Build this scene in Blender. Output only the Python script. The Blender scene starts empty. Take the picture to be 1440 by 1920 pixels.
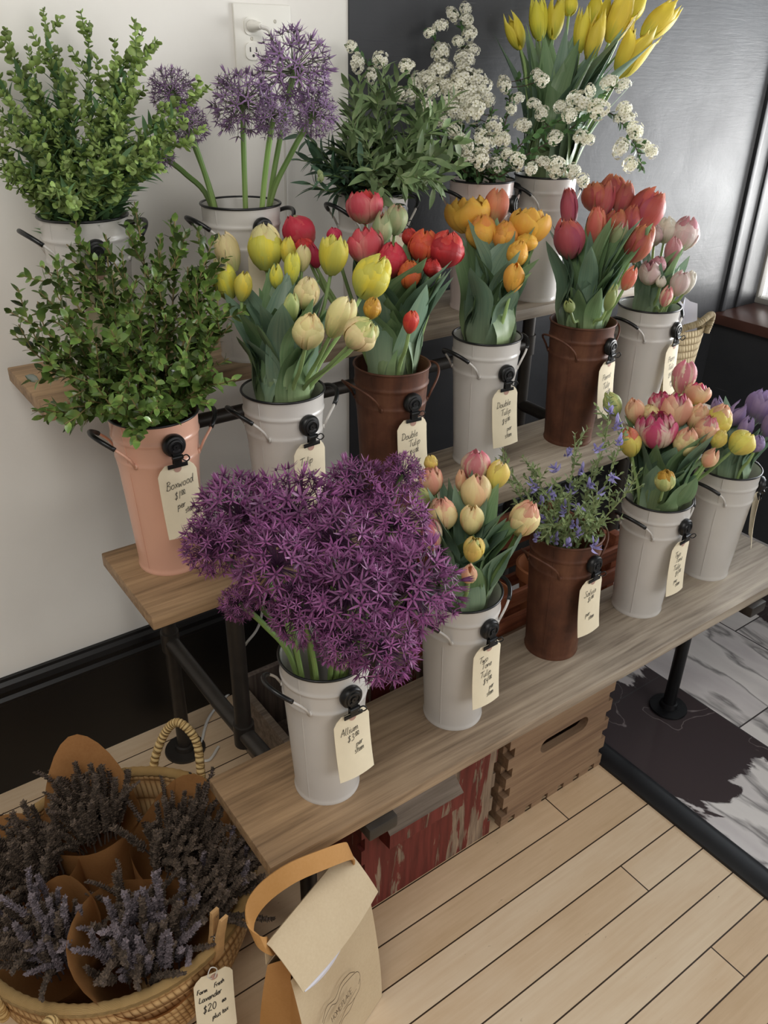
import bpy, bmesh, math, random
import numpy as np
from mathutils import Vector, Matrix

random.seed(7)
RNG = np.random.default_rng(7)
PI = math.pi
scene = bpy.context.scene
COL = scene.collection

# ------------------------------------------------------------------ camera
CAM = np.array([0.01206, -1.63783, 1.54438])
PITCH, ROLL, YAW, FPX = 0.51239, 0.02035, 0.93445, 1548.96
_f = np.array([math.cos(YAW)*math.cos(PITCH), math.sin(YAW)*math.cos(PITCH), -math.sin(PITCH)])
_r = np.array([math.sin(YAW), -math.cos(YAW), 0.0])
_u = np.cross(_r, _f)
CR = _r*math.cos(ROLL)+_u*math.sin(ROLL)
CU = -_r*math.sin(ROLL)+_u*math.cos(ROLL)
CF = _f
cam = bpy.data.cameras.new('camera')
cam_o = bpy.data.objects.new('camera', cam)
COL.objects.link(cam_o)
m = Matrix.Identity(4)
for i in range(3):
    m[i][0], m[i][1], m[i][2], m[i][3] = CR[i], CU[i], -CF[i], CAM[i]
cam_o.matrix_world = m
cam.sensor_fit = 'VERTICAL'
cam.sensor_height = 36.0
cam.lens = FPX*36.0/1920.0
cam.clip_start = 0.05
scene.camera = cam_o

# ------------------------------------------------------------------ world, lights, exposure
W = bpy.data.worlds.new('world')
scene.world = W
W.use_nodes = True
bg = W.node_tree.nodes['Background']
bg.inputs[0].default_value = (0.95, 0.93, 0.90, 1)
bg.inputs[1].default_value = 0.22


def area(name, loc, target, sx, sy, power, col):
    l = bpy.data.lights.new(name, 'AREA')
    l.shape = 'RECTANGLE'
    l.size, l.size_y = sx, sy
    l.energy = power
    l.color = col
    o = bpy.data.objects.new(name, l)
    COL.objects.link(o)
    o.location = loc
    o.rotation_euler = (Vector(target)-Vector(loc)).to_track_quat('-Z', 'Y').to_euler()
    return o


# sunlit street seen low through the side window, the sky part of that window, the shop's front windows and a warm ceiling lamp
area('sunlit_street', (5.4, -1.7, .72), (0.0, -1.7, .78), 4.4, 1.35, 330.0, (1.0, 0.99, 0.97))
area('window_daylight', (3.05, -1.55, 1.42), (0.0, -1.55, 1.1), 2.8, 1.15, 46.0, (0.88, 0.94, 1.0))
area('front_windows', (1.9, -4.6, 1.9), (1.1, -.6, .5), 3.2, 2.0, 54.0, (1.0, 0.975, 0.93))
area('ceiling_lamp', (-0.5, -1.6, 2.9), (0.5, 0.0, 1.3), 1.3, 1.3, 26.0, (1.0, 0.96, 0.90))
scene.view_settings.view_transform = 'Standard'
scene.view_settings.look = 'None'
scene.view_settings.gamma = 1.0
scene.view_settings.use_curve_mapping = False
scene.view_settings.exposure = 0.12


# ------------------------------------------------------------------ helpers: pixels to points
def ray(p):
    return CF+CR*(p[0]-720)/FPX-CU*(p[1]-960)/FPX


def at_z(p, z):
    d = ray(p)
    return CAM+d*(z-CAM[2])/d[2]


def at_y(p, y):
    d = ray(p)
    return CAM+d*(y-CAM[1])/d[1]


def at_d(p, depth):
    return CAM+ray(p)*depth


def depth_of(w):
    return float((np.asarray(w, float)-CAM) @ CF)


def nrm(v):
    v = np.asarray(v, float)
    return v/(np.linalg.norm(v)+1e-12)


# ------------------------------------------------------------------ helpers: materials
def lin(c):
    if isinstance(c, str):
        c = [int(c[i:i+2], 16)/255 for i in (0, 2, 4)]
    return tuple((x/12.92 if x <= .04045 else ((x+.055)/1.055)**2.4) for x in c)+(1.0,)


class NT:
    def __init__(s, name, rough=0.6, spec=0.5):
        s.m = bpy.data.materials.new(name)
        s.m.use_nodes = True
        s.t = s.m.node_tree
        s.b = s.t.nodes['Principled BSDF']
        s.out = s.t.nodes['Material Output']
        s.b.inputs['Roughness'].default_value = rough
        s.b.inputs['Specular IOR Level'].default_value = spec

    def n(s, typ, **kw):
        nd = s.t.nodes.new(typ)
        for k, v in kw.items():
            if hasattr(nd, k) and k not in nd.inputs:
                setattr(nd, k, v)
            else:
                nd.inputs[k.replace('_', ' ')].default_value = v
        return nd

    def l(s, a, b):
        s.t.links.new(a, b)

    def ramp(s, fac, stops):
        r = s.t.nodes.new('ShaderNodeValToRGB')
        e = r.color_ramp.elements
        while len(e) > 1:
            e.remove(e[-1])
        e[0].position, e[0].color = stops[0][0], stops[0][1]
        for p, c in stops[1:]:
            x = e.new(p)
            x.color = c
        if fac is not None:
            s.l(fac, r.inputs[0])
        return r.outputs[0]

    def mix(s, fac, a, b, typ='MIX'):
        x = s.t.nodes.new('ShaderNodeMix')
        x.data_type = 'RGBA'
        x.blend_type = typ
        for sock, v in ((x.inputs[0], fac), (x.inputs[6], a), (x.inputs[7], b)):
            if hasattr(v, 'is_linked'):
                s.l(v, sock)
            else:
                sock.default_value = v
        return x.outputs[2]

    def math(s, op, a, b=0.0, c=None):
        x = s.t.nodes.new('ShaderNodeMath')
        x.operation = op
        for i, v in enumerate((a, b, c)):
            if v is None:
                continue
            if hasattr(v, 'is_linked'):
                s.l(v, x.inputs[i])
            else:
                x.inputs[i].default_value = v
        return x.outputs[0]

    def coords(s, kind='Object', scale=(1, 1, 1), rot=(0, 0, 0), loc=(0, 0, 0)):
        tc = s.t.nodes.new('ShaderNodeTexCoord')
        mp = s.t.nodes.new('ShaderNodeMapping')
        mp.inputs['Scale'].default_value = scale
        mp.inputs['Rotation'].default_value = rot
        mp.inputs['Location'].default_value = loc
        s.l(tc.outputs[kind], mp.inputs[0])
        return mp.outputs[0]

    def noise(s, vec, scale=5.0, detail=4.0, rough=0.55, dist=0.0):
        x = s.t.nodes.new('ShaderNodeTexNoise')
        s.l(vec, x.inputs['Vector'])
        x.inputs['Scale'].default_value = scale
        x.inputs['Detail'].default_value = detail
        x.inputs['Roughness'].default_value = rough
        x.inputs['Distortion'].default_value = dist
        return x.outputs[0]

    def bump(s, h, strength=0.3, dist=0.01):
        x = s.t.nodes.new('ShaderNodeBump')
        x.inputs['Strength'].default_value = strength
        x.inputs['Distance'].default_value = dist
        s.l(h, x.inputs['Height'])
        s.l(x.outputs[0], s.b.inputs['Normal'])

    def color(s, c):
        if hasattr(c, 'is_linked'):
            s.l(c, s.b.inputs['Base Color'])
        else:
            s.b.inputs['Base Color'].default_value = c

    def translucent(s, c, fac):
        tr = s.t.nodes.new('ShaderNodeBsdfTranslucent')
        if hasattr(c, 'is_linked'):
            s.l(c, tr.inputs[0])
        else:
            tr.inputs[0].default_value = c
        mx = s.t.nodes.new('ShaderNodeMixShader')
        mx.inputs[0].default_value = fac
        s.l(s.b.outputs[0], mx.inputs[1])
        s.l(tr.outputs[0], mx.inputs[2])
        s.l(mx.outputs[0], s.out.inputs[0])


def flat(name, c, rough=0.6, metal=0.0, spec=0.5, noise=0.0, nscale=20):
    t = NT(name, rough, spec)
    t.b.inputs['Metallic'].default_value = metal
    c = lin(c)
    if noise:
        v = t.coords('Object')
        f = t.noise(v, nscale, 4)
        lo = tuple(x*(1-noise) for x in c[:3])+(1,)
        hi = tuple(min(1, x*(1+noise)) for x in c[:3])+(1,)
        t.color(t.ramp(f, [(.3, lo), (.7, hi)]))
    else:
        t.color(c)
    return t.m


def wood(name, dark, mid, light, axis=0, rough=0.6, scale=1.0, spec=.35):
    t = NT(name, rough, spec)
    sc = [14*scale, 14*scale, 14*scale]
    sc[axis] = 0.9*scale
    v = t.coords('Object', tuple(sc))
    n1 = t.noise(v, 3.0, 6, .62, 0.5)
    sc2 = [70*scale]*3
    sc2[axis] = 2.0*scale
    n2 = t.noise(t.coords('Object', tuple(sc2)), 2.0, 4, .6)
    n3 = t.noise(t.coords('Object', (2.2*scale,)*3), 1.6, 3)
    f = t.math('ADD', t.math('MULTIPLY', n1, .55), t.math('MULTIPLY', n2, .25))
    f = t.math('ADD', f, t.math('MULTIPLY', n3, .22))
    t.color(t.ramp(f, [(.36, lin(dark)), (.5, lin(mid)), (.64, lin(light))]))
    t.bump(n2, .12, .002)
    return t.m


def leafmat(name, base, tip, under=None, rough=0.45, trans=0.22, streak=0.0, vary=.35):
    """v runs from the stalk to the tip; 'tone' is a per-leaf random value"""
    t = NT(name, rough, .4)
    uv = t.n('ShaderNodeUVMap', uv_map='UVMap')
    sp = t.n('ShaderNodeSeparateXYZ')
    t.l(uv.outputs[0], sp.inputs[0])
    c = t.ramp(sp.outputs[1], [(.0, lin(base)), (.55, lin(tip)), (1, lin(tip))])
    at = t.n('ShaderNodeAttribute', attribute_name='tone')
    oi = t.n('ShaderNodeObjectInfo')
    k = t.math('ADD', t.math('MULTIPLY', at.outputs['Fac'], vary*2), t.math('MULTIPLY', oi.outputs['Random'], .25))
    k = t.math('ADD', k, 1-vary-.12)
    hs = t.n('ShaderNodeHueSaturation')
    t.l(k, hs.inputs['Value'])
    t.l(c, hs.inputs['Color'])
    col = hs.outputs[0]
    if streak:
        cx = t.n('ShaderNodeCombineXYZ')
        t.l(t.math('MULTIPLY', sp.outputs[0], 14), cx.inputs[0])
        t.l(t.math('MULTIPLY', sp.outputs[1], 1.2), cx.inputs[1])
        t.l(t.math('MULTIPLY', oi.outputs['Random'], 30), cx.inputs[2])
        nz = t.noise(cx.outputs[0], 1.6, 4)
        col = t.mix(t.math('MULTIPLY', t.math('SUBTRACT', nz, .35), streak), col, lin('c9d6ab'))
    t.color(col)
    t.translucent(col, trans)
    return t.m


def petalmat(name, base, main, tip, streak=None, samt=0.8, side='center', trans=.28, edge=None):
    t = NT(name, .5, .3)
    uv = t.n('ShaderNodeUVMap', uv_map='UVMap')
    sp = t.n('ShaderNodeSeparateXYZ')
    t.l(uv.outputs[0], sp.inputs[0])
    oi = t.n('ShaderNodeObjectInfo')
    at = t.n('ShaderNodeAttribute', attribute_name='tone')
    cx = t.n('ShaderNodeCombineXYZ')
    t.l(t.math('MULTIPLY', sp.outputs[0], 7), cx.inputs[0])
    t.l(t.math('MULTIPLY', sp.outputs[1], 1.3), cx.inputs[1])
    t.l(t.math('ADD', t.math('MULTIPLY', at.outputs['Fac'], 40), t.math('MULTIPLY', oi.outputs['Random'], 40)), cx.inputs[2])
    nz = t.noise(cx.outputs[0], 1.3, 4, .55)
    vv = t.math('ADD', sp.outputs[1], t.math('MULTIPLY', t.math('SUBTRACT', nz, .5), .5))
    c = t.ramp(vv, [(.02, lin(base)), (.32, lin(main)), (.72, lin(main)), (1, lin(tip))])
    if streak:
        a = t.math('ABSOLUTE', t.math('SUBTRACT', sp.outputs[0], .5))
        if side == 'center':
            s = t.math('SUBTRACT', .34, a)
        else:
            s = t.math('SUBTRACT', a, .22)
        s = t.math('MULTIPLY', s, 5.0)
        s = t.math('ADD', s, t.math('MULTIPLY', t.math('SUBTRACT', nz, .5), 3.4))
        s = t.math('MULTIPLY', s, samt)
        cl = t.n('ShaderNodeClamp')
        t.l(s, cl.inputs[0])
        cl.inputs[2].default_value = min(1, samt)
        c = t.mix(cl.outputs[0], c, lin(streak))
    hs = t.n('ShaderNodeHueSaturation')
    t.l(t.math('ADD', .86, t.math('MULTIPLY', at.outputs['Fac'], .24)), hs.inputs['Value'])
    t.l(t.math('ADD', .485, t.math('MULTIPLY', oi.outputs['Random'], .03)), hs.inputs['Hue'])
    t.l(c, hs.inputs['Color'])
    t.color(hs.outputs[0])
    t.bump(nz, .25, .004)
    t.translucent(hs.outputs[0], trans)
    return t.m


# ------------------------------------------------------------------ helpers: meshes
class G:
    """collects vertices, faces, uvs, tones and material slots of ONE mesh"""

    def __init__(s):
        s.V, s.F, s.U, s.T, s.M = [], [], [], [], []
        s.n = 0

    def add(s, V, F, U=None, T=None, mi=0):
        V = np.asarray(V, float).reshape(-1, 3)
        s.V.append(V)
        s.F += [tuple(i+s.n for i in f) for f in F]
        s.M += [mi]*len(F)
        s.U.append(np.zeros((len(V), 2)) if U is None else np.asarray(U, float))
        s.T.append(np.full(len(V), .5) if T is None else np.broadcast_to(np.asarray(T, float), (len(V),)))
        s.n += len(V)
        return s

    def mesh(s, name, mats, smooth=True, angle=None):
        me = bpy.data.meshes.new(name)
        V = np.concatenate(s.V)
        me.from_pydata(V.tolist(), [], s.F)
        U = np.concatenate(s.U)
        T = np.concatenate(s.T)
        ul = me.uv_layers.new(name='UVMap')
        idx = np.empty(len(me.loops), dtype=np.int32)
        me.loops.foreach_get('vertex_index', idx)
        ul.data.foreach_set('uv', U[idx].astype(np.float32).ravel())
        ta = me.attributes.new('tone', 'FLOAT', 'POINT')
        ta.data.foreach_set('value', T.astype(np.float32))
        if not isinstance(mats, (list, tuple)):
            mats = [mats]
        for mm in mats:
            me.materials.append(mm)
        me.polygons.foreach_set('material_index', np.array(s.M, dtype=np.int32))
        me.polygons.foreach_set('use_smooth', np.full(len(me.polygons), smooth))
        if angle is not None:
            me.set_sharp_from_angle(angle=math.radians(angle))
        me.update()
        return me


def link(name, me, parent=None, loc=(0, 0, 0), rot=(0, 0, 0)):
    o = bpy.data.objects.new(name, me)
    COL.objects.link(o)
    o.location = loc
    o.rotation_euler = rot
    if parent is not None:
        o.parent = parent
    return o


def part(name, g, mats, parent, smooth=True, angle=40):
    return link(name, g.mesh(name, mats, smooth, angle), parent)


def tag(o, label=None, cat=None, group=None, kind=None):
    if label:
        o['label'] = label
    if cat:
        o['category'] = cat
    if group:
        o['group'] = group
    if kind:
        o['kind'] = kind
    return o


def empty(name, loc, label, cat, group=None, rz=0.0):
    o = bpy.data.objects.new(name, None)
    COL.objects.link(o)
    o.empty_display_size = .02
    o.location = loc
    o.rotation_euler = (0, 0, rz)
    return tag(o, label, cat, group)


def gbox(g, x0, x1, y0, y1, z0, z1, mi=0, ch=0.0):
    """box with chamfered edges"""
    c = min(ch, (x1-x0)*.45, (y1-y0)*.45, (z1-z0)*.45)
    if c <= 0:
        V = [(x, y, z) for z in (z0, z1) for y in (y0, y1) for x in (x0, x1)]
        F = [(0, 2, 3, 1), (4, 5, 7, 6), (0, 1, 5, 4), (2, 6, 7, 3), (0, 4, 6, 2), (1, 3, 7, 5)]
        return g.add(V, F, mi=mi)
    bm = bmesh.new()
    bmesh.ops.create_cube(bm, size=1.0)
    for v in bm.verts:
        v.co = Vector(((x0+x1)/2+v.co.x*(x1-x0), (y0+y1)/2+v.co.y*(y1-y0), (z0+z1)/2+v.co.z*(z1-z0)))
    bmesh.ops.bevel(bm, geom=bm.edges[:], offset=c, segments=2, affect='EDGES', profile=.6)
    bm.verts.index_update()
    V = [tuple(v.co) for v in bm.verts]
    F = [tuple(v.index for v in f.verts) for f in bm.faces]
    bm.free()
    return g.add(V, F, mi=mi)


def xf(g, M):
    """transform everything collected so far by a 4x4"""
    M = np.array(M)
    for i, V in enumerate(g.V):
        g.V[i] = V @ M[:3, :3].T+M[:3, 3]
    return g


def smooth_path(pts, n=24):
    pts = np.asarray(pts, float)
    if len(pts) < 3:
        t = np.linspace(0, 1, n)[:, None]
        return pts[0]*(1-t)+pts[-1]*t
    P = np.vstack([2*pts[0]-pts[1], pts, 2*pts[-1]-pts[-2]])
    seg = len(pts)-1
    out = []
    for t in np.linspace(0, seg-1e-6, n):
        i = int(t)
        u = t-i
        p0, p1, p2, p3 = P[i:i+4]
        out.append(.5*((2*p1)+(-p0+p2)*u+(2*p0-5*p1+4*p2-p3)*u*u+(-p0+3*p1-3*p2+p3)*u**3))
    return np.array(out)


def frames(P):
    T = np.gradient(P, axis=0)
    T /= np.linalg.norm(T, axis=1)[:, None]+1e-12
    ref = np.array([0, 0, 1.0]) if abs(T[0][2]) < .9 else np.array([1.0, 0, 0])
    N = np.cross(T[0], ref)
    N /= np.linalg.norm(N)
    Ns = []
    for t in T:
        N = N-t*(N @ t)
        N /= np.linalg.norm(N)+1e-12
        Ns.append(N)
    Ns = np.array(Ns)
    return T, Ns, np.cross(T, Ns)


def gtube(g, P, r, sides=8, cap=True, mi=0, tone=.5):
    P = np.asarray(P, float)
    n = len(P)
    r = np.broadcast_to(np.asarray(r, float), (n,))
    T, A, B = frames(P)
    th = np.linspace(0, 2*PI, sides, endpoint=False)
    V = P[:, None]+r[:, None, None]*(np.cos(th)[None, :, None]*A[:, None]+np.sin(th)[None, :, None]*B[:, None])
    F = []
    for i in range(n-1):
        for j in range(sides):
            k = (j+1) % sides
            F.append((i*sides+j, i*sides+k, (i+1)*sides+k, (i+1)*sides+j))
    if cap:
        F.append(tuple(range(sides-1, -1, -1)))
        F.append(tuple((n-1)*sides+j for j in range(sides)))
    U = np.stack([np.tile(np.arange(sides)/sides, n), np.repeat(np.linspace(0, 1, n), sides)], 1)
    return g.add(V.reshape(-1, 3), F, U, tone, mi)


def glathe(g, prof, sides=48, mi=0, center=(0, 0, 0), cap0=False, cap1=False):
    prof = np.asarray(prof, float)
    th = np.linspace(0, 2*PI, sides, endpoint=False)
    V = np.stack([prof[:, None, 0]*np.cos(th), prof[:, None, 0]*np.sin(th), np.broadcast_to(prof[:, None, 1], (len(prof), sides))], -1)
    F = []
    n = len(prof)
    for i in range(n-1):
        for j in range(sides):
            k = (j+1) % sides
            F.append((i*sides+j, i*sides+k, (i+1)*sides+k, (i+1)*sides+j))
    if cap0:
        F.append(tuple(range(sides-1, -1, -1)))
    if cap1:
        F.append(tuple((n-1)*sides+j for j in range(sides)))
    U = np.stack([np.tile(np.arange(sides)/sides, n), np.repeat(np.linspace(0, 1, n), sides)], 1)
    return g.add(V.reshape(-1, 3)+np.array(center), F, U, None, mi)


def inst(g, tpl, Ms, Ts, tones, mi=0):
    """many copies of a template (V, F, U) inside one mesh"""
    V0, F0, U0 = tpl
    Ms, Ts = np.asarray(Ms, float), np.asarray(Ts, float)
    k, m_ = len(Ts), len(V0)
    if k == 0:
        return g
    V = np.einsum('kij,mj->kmi', Ms, V0)+Ts[:, None]
    F0a = [np.array(f) for f in F0]
    F = []
    for i in range(k):
        F += [tuple(f+i*m_) for f in F0a]
    F = [tuple(int(x) for x in f) for f in F]
    return g.add(V.reshape(-1, 3), F, np.tile(U0, (k, 1)), np.repeat(tones, m_), mi)


def basis(d, up=None, roll=0.0):
    """columns x = d, z close to up"""
    d = nrm(d)
    up = np.array([0, 0, 1.0]) if up is None else np.asarray(up, float)
    y = np.cross(up, d)
    if np.linalg.norm(y) < 1e-4:
        y = np.cross([1.0, 0, 0], d)
    y = nrm(y)
    z = np.cross(d, y)
    if roll:
        c, s = math.cos(roll), math.sin(roll)
        y, z = y*c+z*s, -y*s+z*c
    return np.stack([d, y, z], 1)


def grid_faces(nu, nv):
    return [(i*nu+j, i*nu+j+1, (i+1)*nu+j+1, (i+1)*nu+j) for i in range(nv-1) for j in range(nu-1)]


def tpl_leaf(width, power=1.0, nv=6, fold=.25, bend=-.15, skew=.5):
    """leaf template of length 1 along +x"""
    V, U = [], []
    for i in range(nv):
        v = i/(nv-1)
        w = width*max(.04, math.sin(PI*min(1, v**skew if v > 0 else 0)))**power if i not in (0,) else width*.08
        if i == nv-1:
            w = width*.03
        for u in (-1, 0, 1):
            V.append((v, u*w*.5, bend*v*v+fold*abs(u)*w*.5))
            U.append((.5+u*.5, v))
    return np.array(V), grid_faces(3, nv), np.array(U)


def curve_shape(outer, holes, depth):
    """flat outline with holes, extruded in z by +-depth/2 : returns V, F"""
    cu = bpy.data.curves.new('tmp', 'CURVE')
    cu.dimensions = '2D'
    cu.fill_mode = 'BOTH'
    cu.extrude = depth/2
    for loop in [outer]+list(holes):
        sp = cu.splines.new('POLY')
        sp.points.add(len(loop)-1)
        for p, q in zip(sp.points, loop):
            p.co = (q[0], q[1], 0, 1)
        sp.use_cyclic_u = True
    o = bpy.data.objects.new('tmp', cu)
    COL.objects.link(o)
    me = bpy.data.meshes.new_from_object(o)
    V = np.array([v.co[:] for v in me.vertices])
    F = [tuple(p.vertices) for p in me.polygons]
    bpy.data.objects.remove(o)
    bpy.data.curves.remove(cu)
    bpy.data.meshes.remove(me)
    return V, F


def rrect(x0, y0, x1, y1, r, n=6):
    out = []
    for cx, cy, a in ((x1-r, y1-r, 0), (x0+r, y1-r, 90), (x0+r, y0+r, 180), (x1-r, y0+r, 270)):
        for i in range(n+1):
            t = math.radians(a+90*i/n)
            out.append((cx+r*math.cos(t), cy+r*math.sin(t)))
    return out


ORD = ['zeroth', 'first', 'second', 'third', 'fourth', 'fifth', 'sixth', 'seventh', 'eighth', 'ninth', 'tenth', 'eleventh', 'twelfth', 'thirteenth',
       'fourteenth', 'fifteenth', 'sixteenth', 'seventeenth', 'eighteenth', 'nineteenth', 'twentieth', 'twenty-first', 'twenty-second', 'twenty-third',
       'twenty-fourth', 'twenty-fifth', 'twenty-sixth', 'twenty-seventh', 'twenty-eighth', 'twenty-ninth', 'thirtieth', 'thirty-first', 'thirty-second',
       'thirty-third', 'thirty-fourth', 'thirty-fifth', 'thirty-sixth', 'thirty-seventh', 'thirty-eighth', 'thirty-ninth', 'fortieth']
RANKS = {}


def rank(o, key, desc, where, px):
    """remember a stem; its label is written at the end, by its place from the left among its likes"""
    RANKS.setdefault((key, desc, where), []).append((px, len(RANKS), o))


def write_labels():
    for (key, desc, where), L in RANKS.items():
        L.sort(key=lambda t: t[0])
        for i, (_, _, o) in enumerate(L):
            if len(L) == 1:
                o['label'] = f'{desc} {where}'
            elif i == 0:
                o['label'] = f'{desc} {where}, leftmost'
            elif i == len(L)-1:
                o['label'] = f'{desc} {where}, rightmost'
            else:
                o['label'] = f'{desc} {where}, {ORD[i+1]} from left'


# ------------------------------------------------------------------ materials
M = {}
M['white_enamel'] = flat('white_enamel', 'cac6c1', .26, spec=.5, noise=.03, nscale=9)
M['pink_enamel'] = flat('pink_enamel', 'dcaa93', .28, spec=.5, noise=.03, nscale=9)
M['blush_enamel'] = flat('blush_enamel', 'd2c2be', .28, spec=.5, noise=.03, nscale=9)
M['black_rim'] = flat('black_rim', '111214', .35)
M['black_metal'] = flat('black_clip_metal', '0b0c0e', .38, noise=.2, nscale=60)
M['inside_dark'] = flat('bucket_inside', '9a9a96', .5)


def rustmat():
    t = NT('rusted_steel', .55, .4)
    v = t.coords('Object')
    a = t.noise(v, 9, 6, .65)
    b = t.noise(t.coords('Object', (60, 60, 6)), 1.0, 4)
    f = t.math('ADD', t.math('MULTIPLY', a, .7), t.math('MULTIPLY', b, .3))
    t.color(t.ramp(f, [(.32, lin('3a231a')), (.5, lin('5c3828')), (.68, lin('77503a'))]))
    t.b.inputs['Metallic'].default_value = .15
    t.bump(a, .15, .002)
    return t.m


M['rust'] = rustmat()
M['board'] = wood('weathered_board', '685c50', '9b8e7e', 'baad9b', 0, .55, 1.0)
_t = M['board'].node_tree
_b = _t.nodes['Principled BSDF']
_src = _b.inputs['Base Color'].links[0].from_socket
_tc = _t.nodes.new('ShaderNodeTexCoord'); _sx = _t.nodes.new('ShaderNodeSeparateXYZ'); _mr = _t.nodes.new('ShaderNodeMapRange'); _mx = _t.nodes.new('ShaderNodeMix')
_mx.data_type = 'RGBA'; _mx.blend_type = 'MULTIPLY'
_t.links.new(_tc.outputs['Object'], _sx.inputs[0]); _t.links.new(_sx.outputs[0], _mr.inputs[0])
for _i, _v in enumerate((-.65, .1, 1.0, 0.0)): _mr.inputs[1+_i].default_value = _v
_t.links.new(_mr.outputs[0], _mx.inputs[0]); _t.links.new(_src, _mx.inputs[6]); _mx.inputs[7].default_value = (.86, .66, .46, 1)  # browner towards the left end: warm light painted into the board colour
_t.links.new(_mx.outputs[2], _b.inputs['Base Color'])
M['pipe'] = flat('dark_steel_pipe', '3a3632', .42, metal=.35, noise=.15, nscale=30)
M['pipe_dark'] = flat('black_steel_pipe', '17181b', .4, metal=.3, noise=.15, nscale=30)
M['tag'] = flat('cream_card', 'e8dcc0', .75, noise=.03, nscale=40)
M['ink'] = flat('black_ink', '17171a', .5)
M['patch'] = flat('tag_reinforcement', 'b48f80', .7)
M['stem'] = leafmat('tulip_stem', '9db07a', '8aa468', rough=.45, trans=.05)
M['tleaf'] = leafmat('tulip_leaf', 'aebc8c', '6c8a60', rough=.4, trans=.25, streak=.5, vary=.22)
M['tleaf2'] = leafmat('bluish_tulip_leaf', 'a6b692', '6a8672', rough=.4, trans=.22, streak=.5, vary=.22)
M['box'] = leafmat('boxwood_leaf', '82924e', '587238', rough=.24, trans=.15, vary=.75)
M['boxstem'] = flat('boxwood_twig', '7a6a45', .7)
M['penny'] = leafmat('pennycress_pod', '98aa66', '8ba35c', rough=.5, trans=.35, vary=.45)
M['pennyleaf'] = leafmat('pennycress_leaf', '6e8a60', '5c7e54', rough=.5, trans=.25, vary=.35)
M['gstem'] = flat('green_stem', '66804a', .55)
M['sage'] = leafmat('grey_green_leaf', '98a67c', '6c8258', rough=.55, trans=.18, vary=.4)
M['darkleaf'] = leafmat('dark_green_leaf', '587256', '44624c', rough=.45, trans=.15, vary=.4)
M['budgreen'] = flat('pale_green_bud', 'a3b37e', .6, noise=.2, nscale=200)
M['spleaf'] = leafmat('spirea_leaf', '5c7a4a', '4f7045', rough=.5, trans=.22, vary=.4)
M['spstem'] = flat('spirea_twig', '3d2c22', .7)
M['spflower'] = leafmat('spirea_petal', 'd6d8b6', 'f4f2e4', rough=.6, trans=.25, vary=.1)
M['speye'] = flat('spirea_eye', '9c9468', .7)
M['salstem'] = flat('salvia_stem', '8a9668', .6)
M['salleaf'] = leafmat('salvia_leaf', '94a270', '7c8e60', rough=.6, trans=.2, vary=.4)
M['salflower'] = leafmat('salvia_petal', '8a80b4', 'a09acc', rough=.5, trans=.25, vary=.35)
M['alstem'] = leafmat('allium_stem', '9aa96a', '71914f', rough=.4, trans=.05)
M['alpetal'] = leafmat('allium_petal', '7c4070', '925888', rough=.5, trans=.25, vary=.45)
M['alped'] = flat('allium_pedicel', '4a2a48', .5)
M['alpetal2'] = leafmat('mauve_allium_petal', '7c6088', '8e7298', rough=.5, trans=.3, vary=.35)
M['alped2'] = flat('green_allium_pedicel', '555a44', .5)
M['lav'] = leafmat('dried_lavender', '54473c', '685a56', rough=.85, trans=.02, vary=.5)
M['lav2'] = leafmat('blue_dried_lavender', '6a6064', '8e8694', rough=.85, trans=.02, vary=.5)
M['kraft'] = None


def kraftmat(name, c0, c1, trans=.12):
    t = NT(name, .72, .25)
    v = t.coords('Object')
    n1 = t.noise(v, 7, 5)
    n2 = t.noise(v, 220, 3)
    f = t.math('ADD', t.math('MULTIPLY', n1, .7), t.math('MULTIPLY', n2, .3))
    c = t.ramp(f, [(.35, lin(c0)), (.65, lin(c1))])
    t.color(c)
    t.bump(n1, .2, .006)
    if trans:
        t.translucent(c, trans)
    return t.m


M['kraft'] = kraftmat('kraft_paper', '9a6a3e', 'ac7c4c', .15)
M['bagpaper'] = kraftmat('tan_washable_paper', 'c4ae8e', 'd2bf9f', 0)
M['baginside'] = kraftmat('orange_tan_paper', 'b4844c', 'c0905a', 0)
M['print'] = flat('dark_brown_print', '4a3626', .7)
M['tissue'] = flat('white_tissue', 'd9d8e2', .8)
M['darkbook'] = flat('dark_purple_edge', '2c2436', .6)
M['pinwood'] = flat('clothespin_wood', 'c99f6c', .6, noise=.12, nscale=60)
M['spring'] = flat('steel_spring', '9a9894', .35, metal=.9)
M['cord'] = flat('white_cord', 'd8d6d0', .5)
M['plate'] = flat('white_plastic', 'e4e2da', .35)
M['slot'] = flat('dark_slot', '2c2a28', .6)
M['screw'] = flat('nickel_screw', 'b8b4a8', .35, metal=.6)


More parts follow.
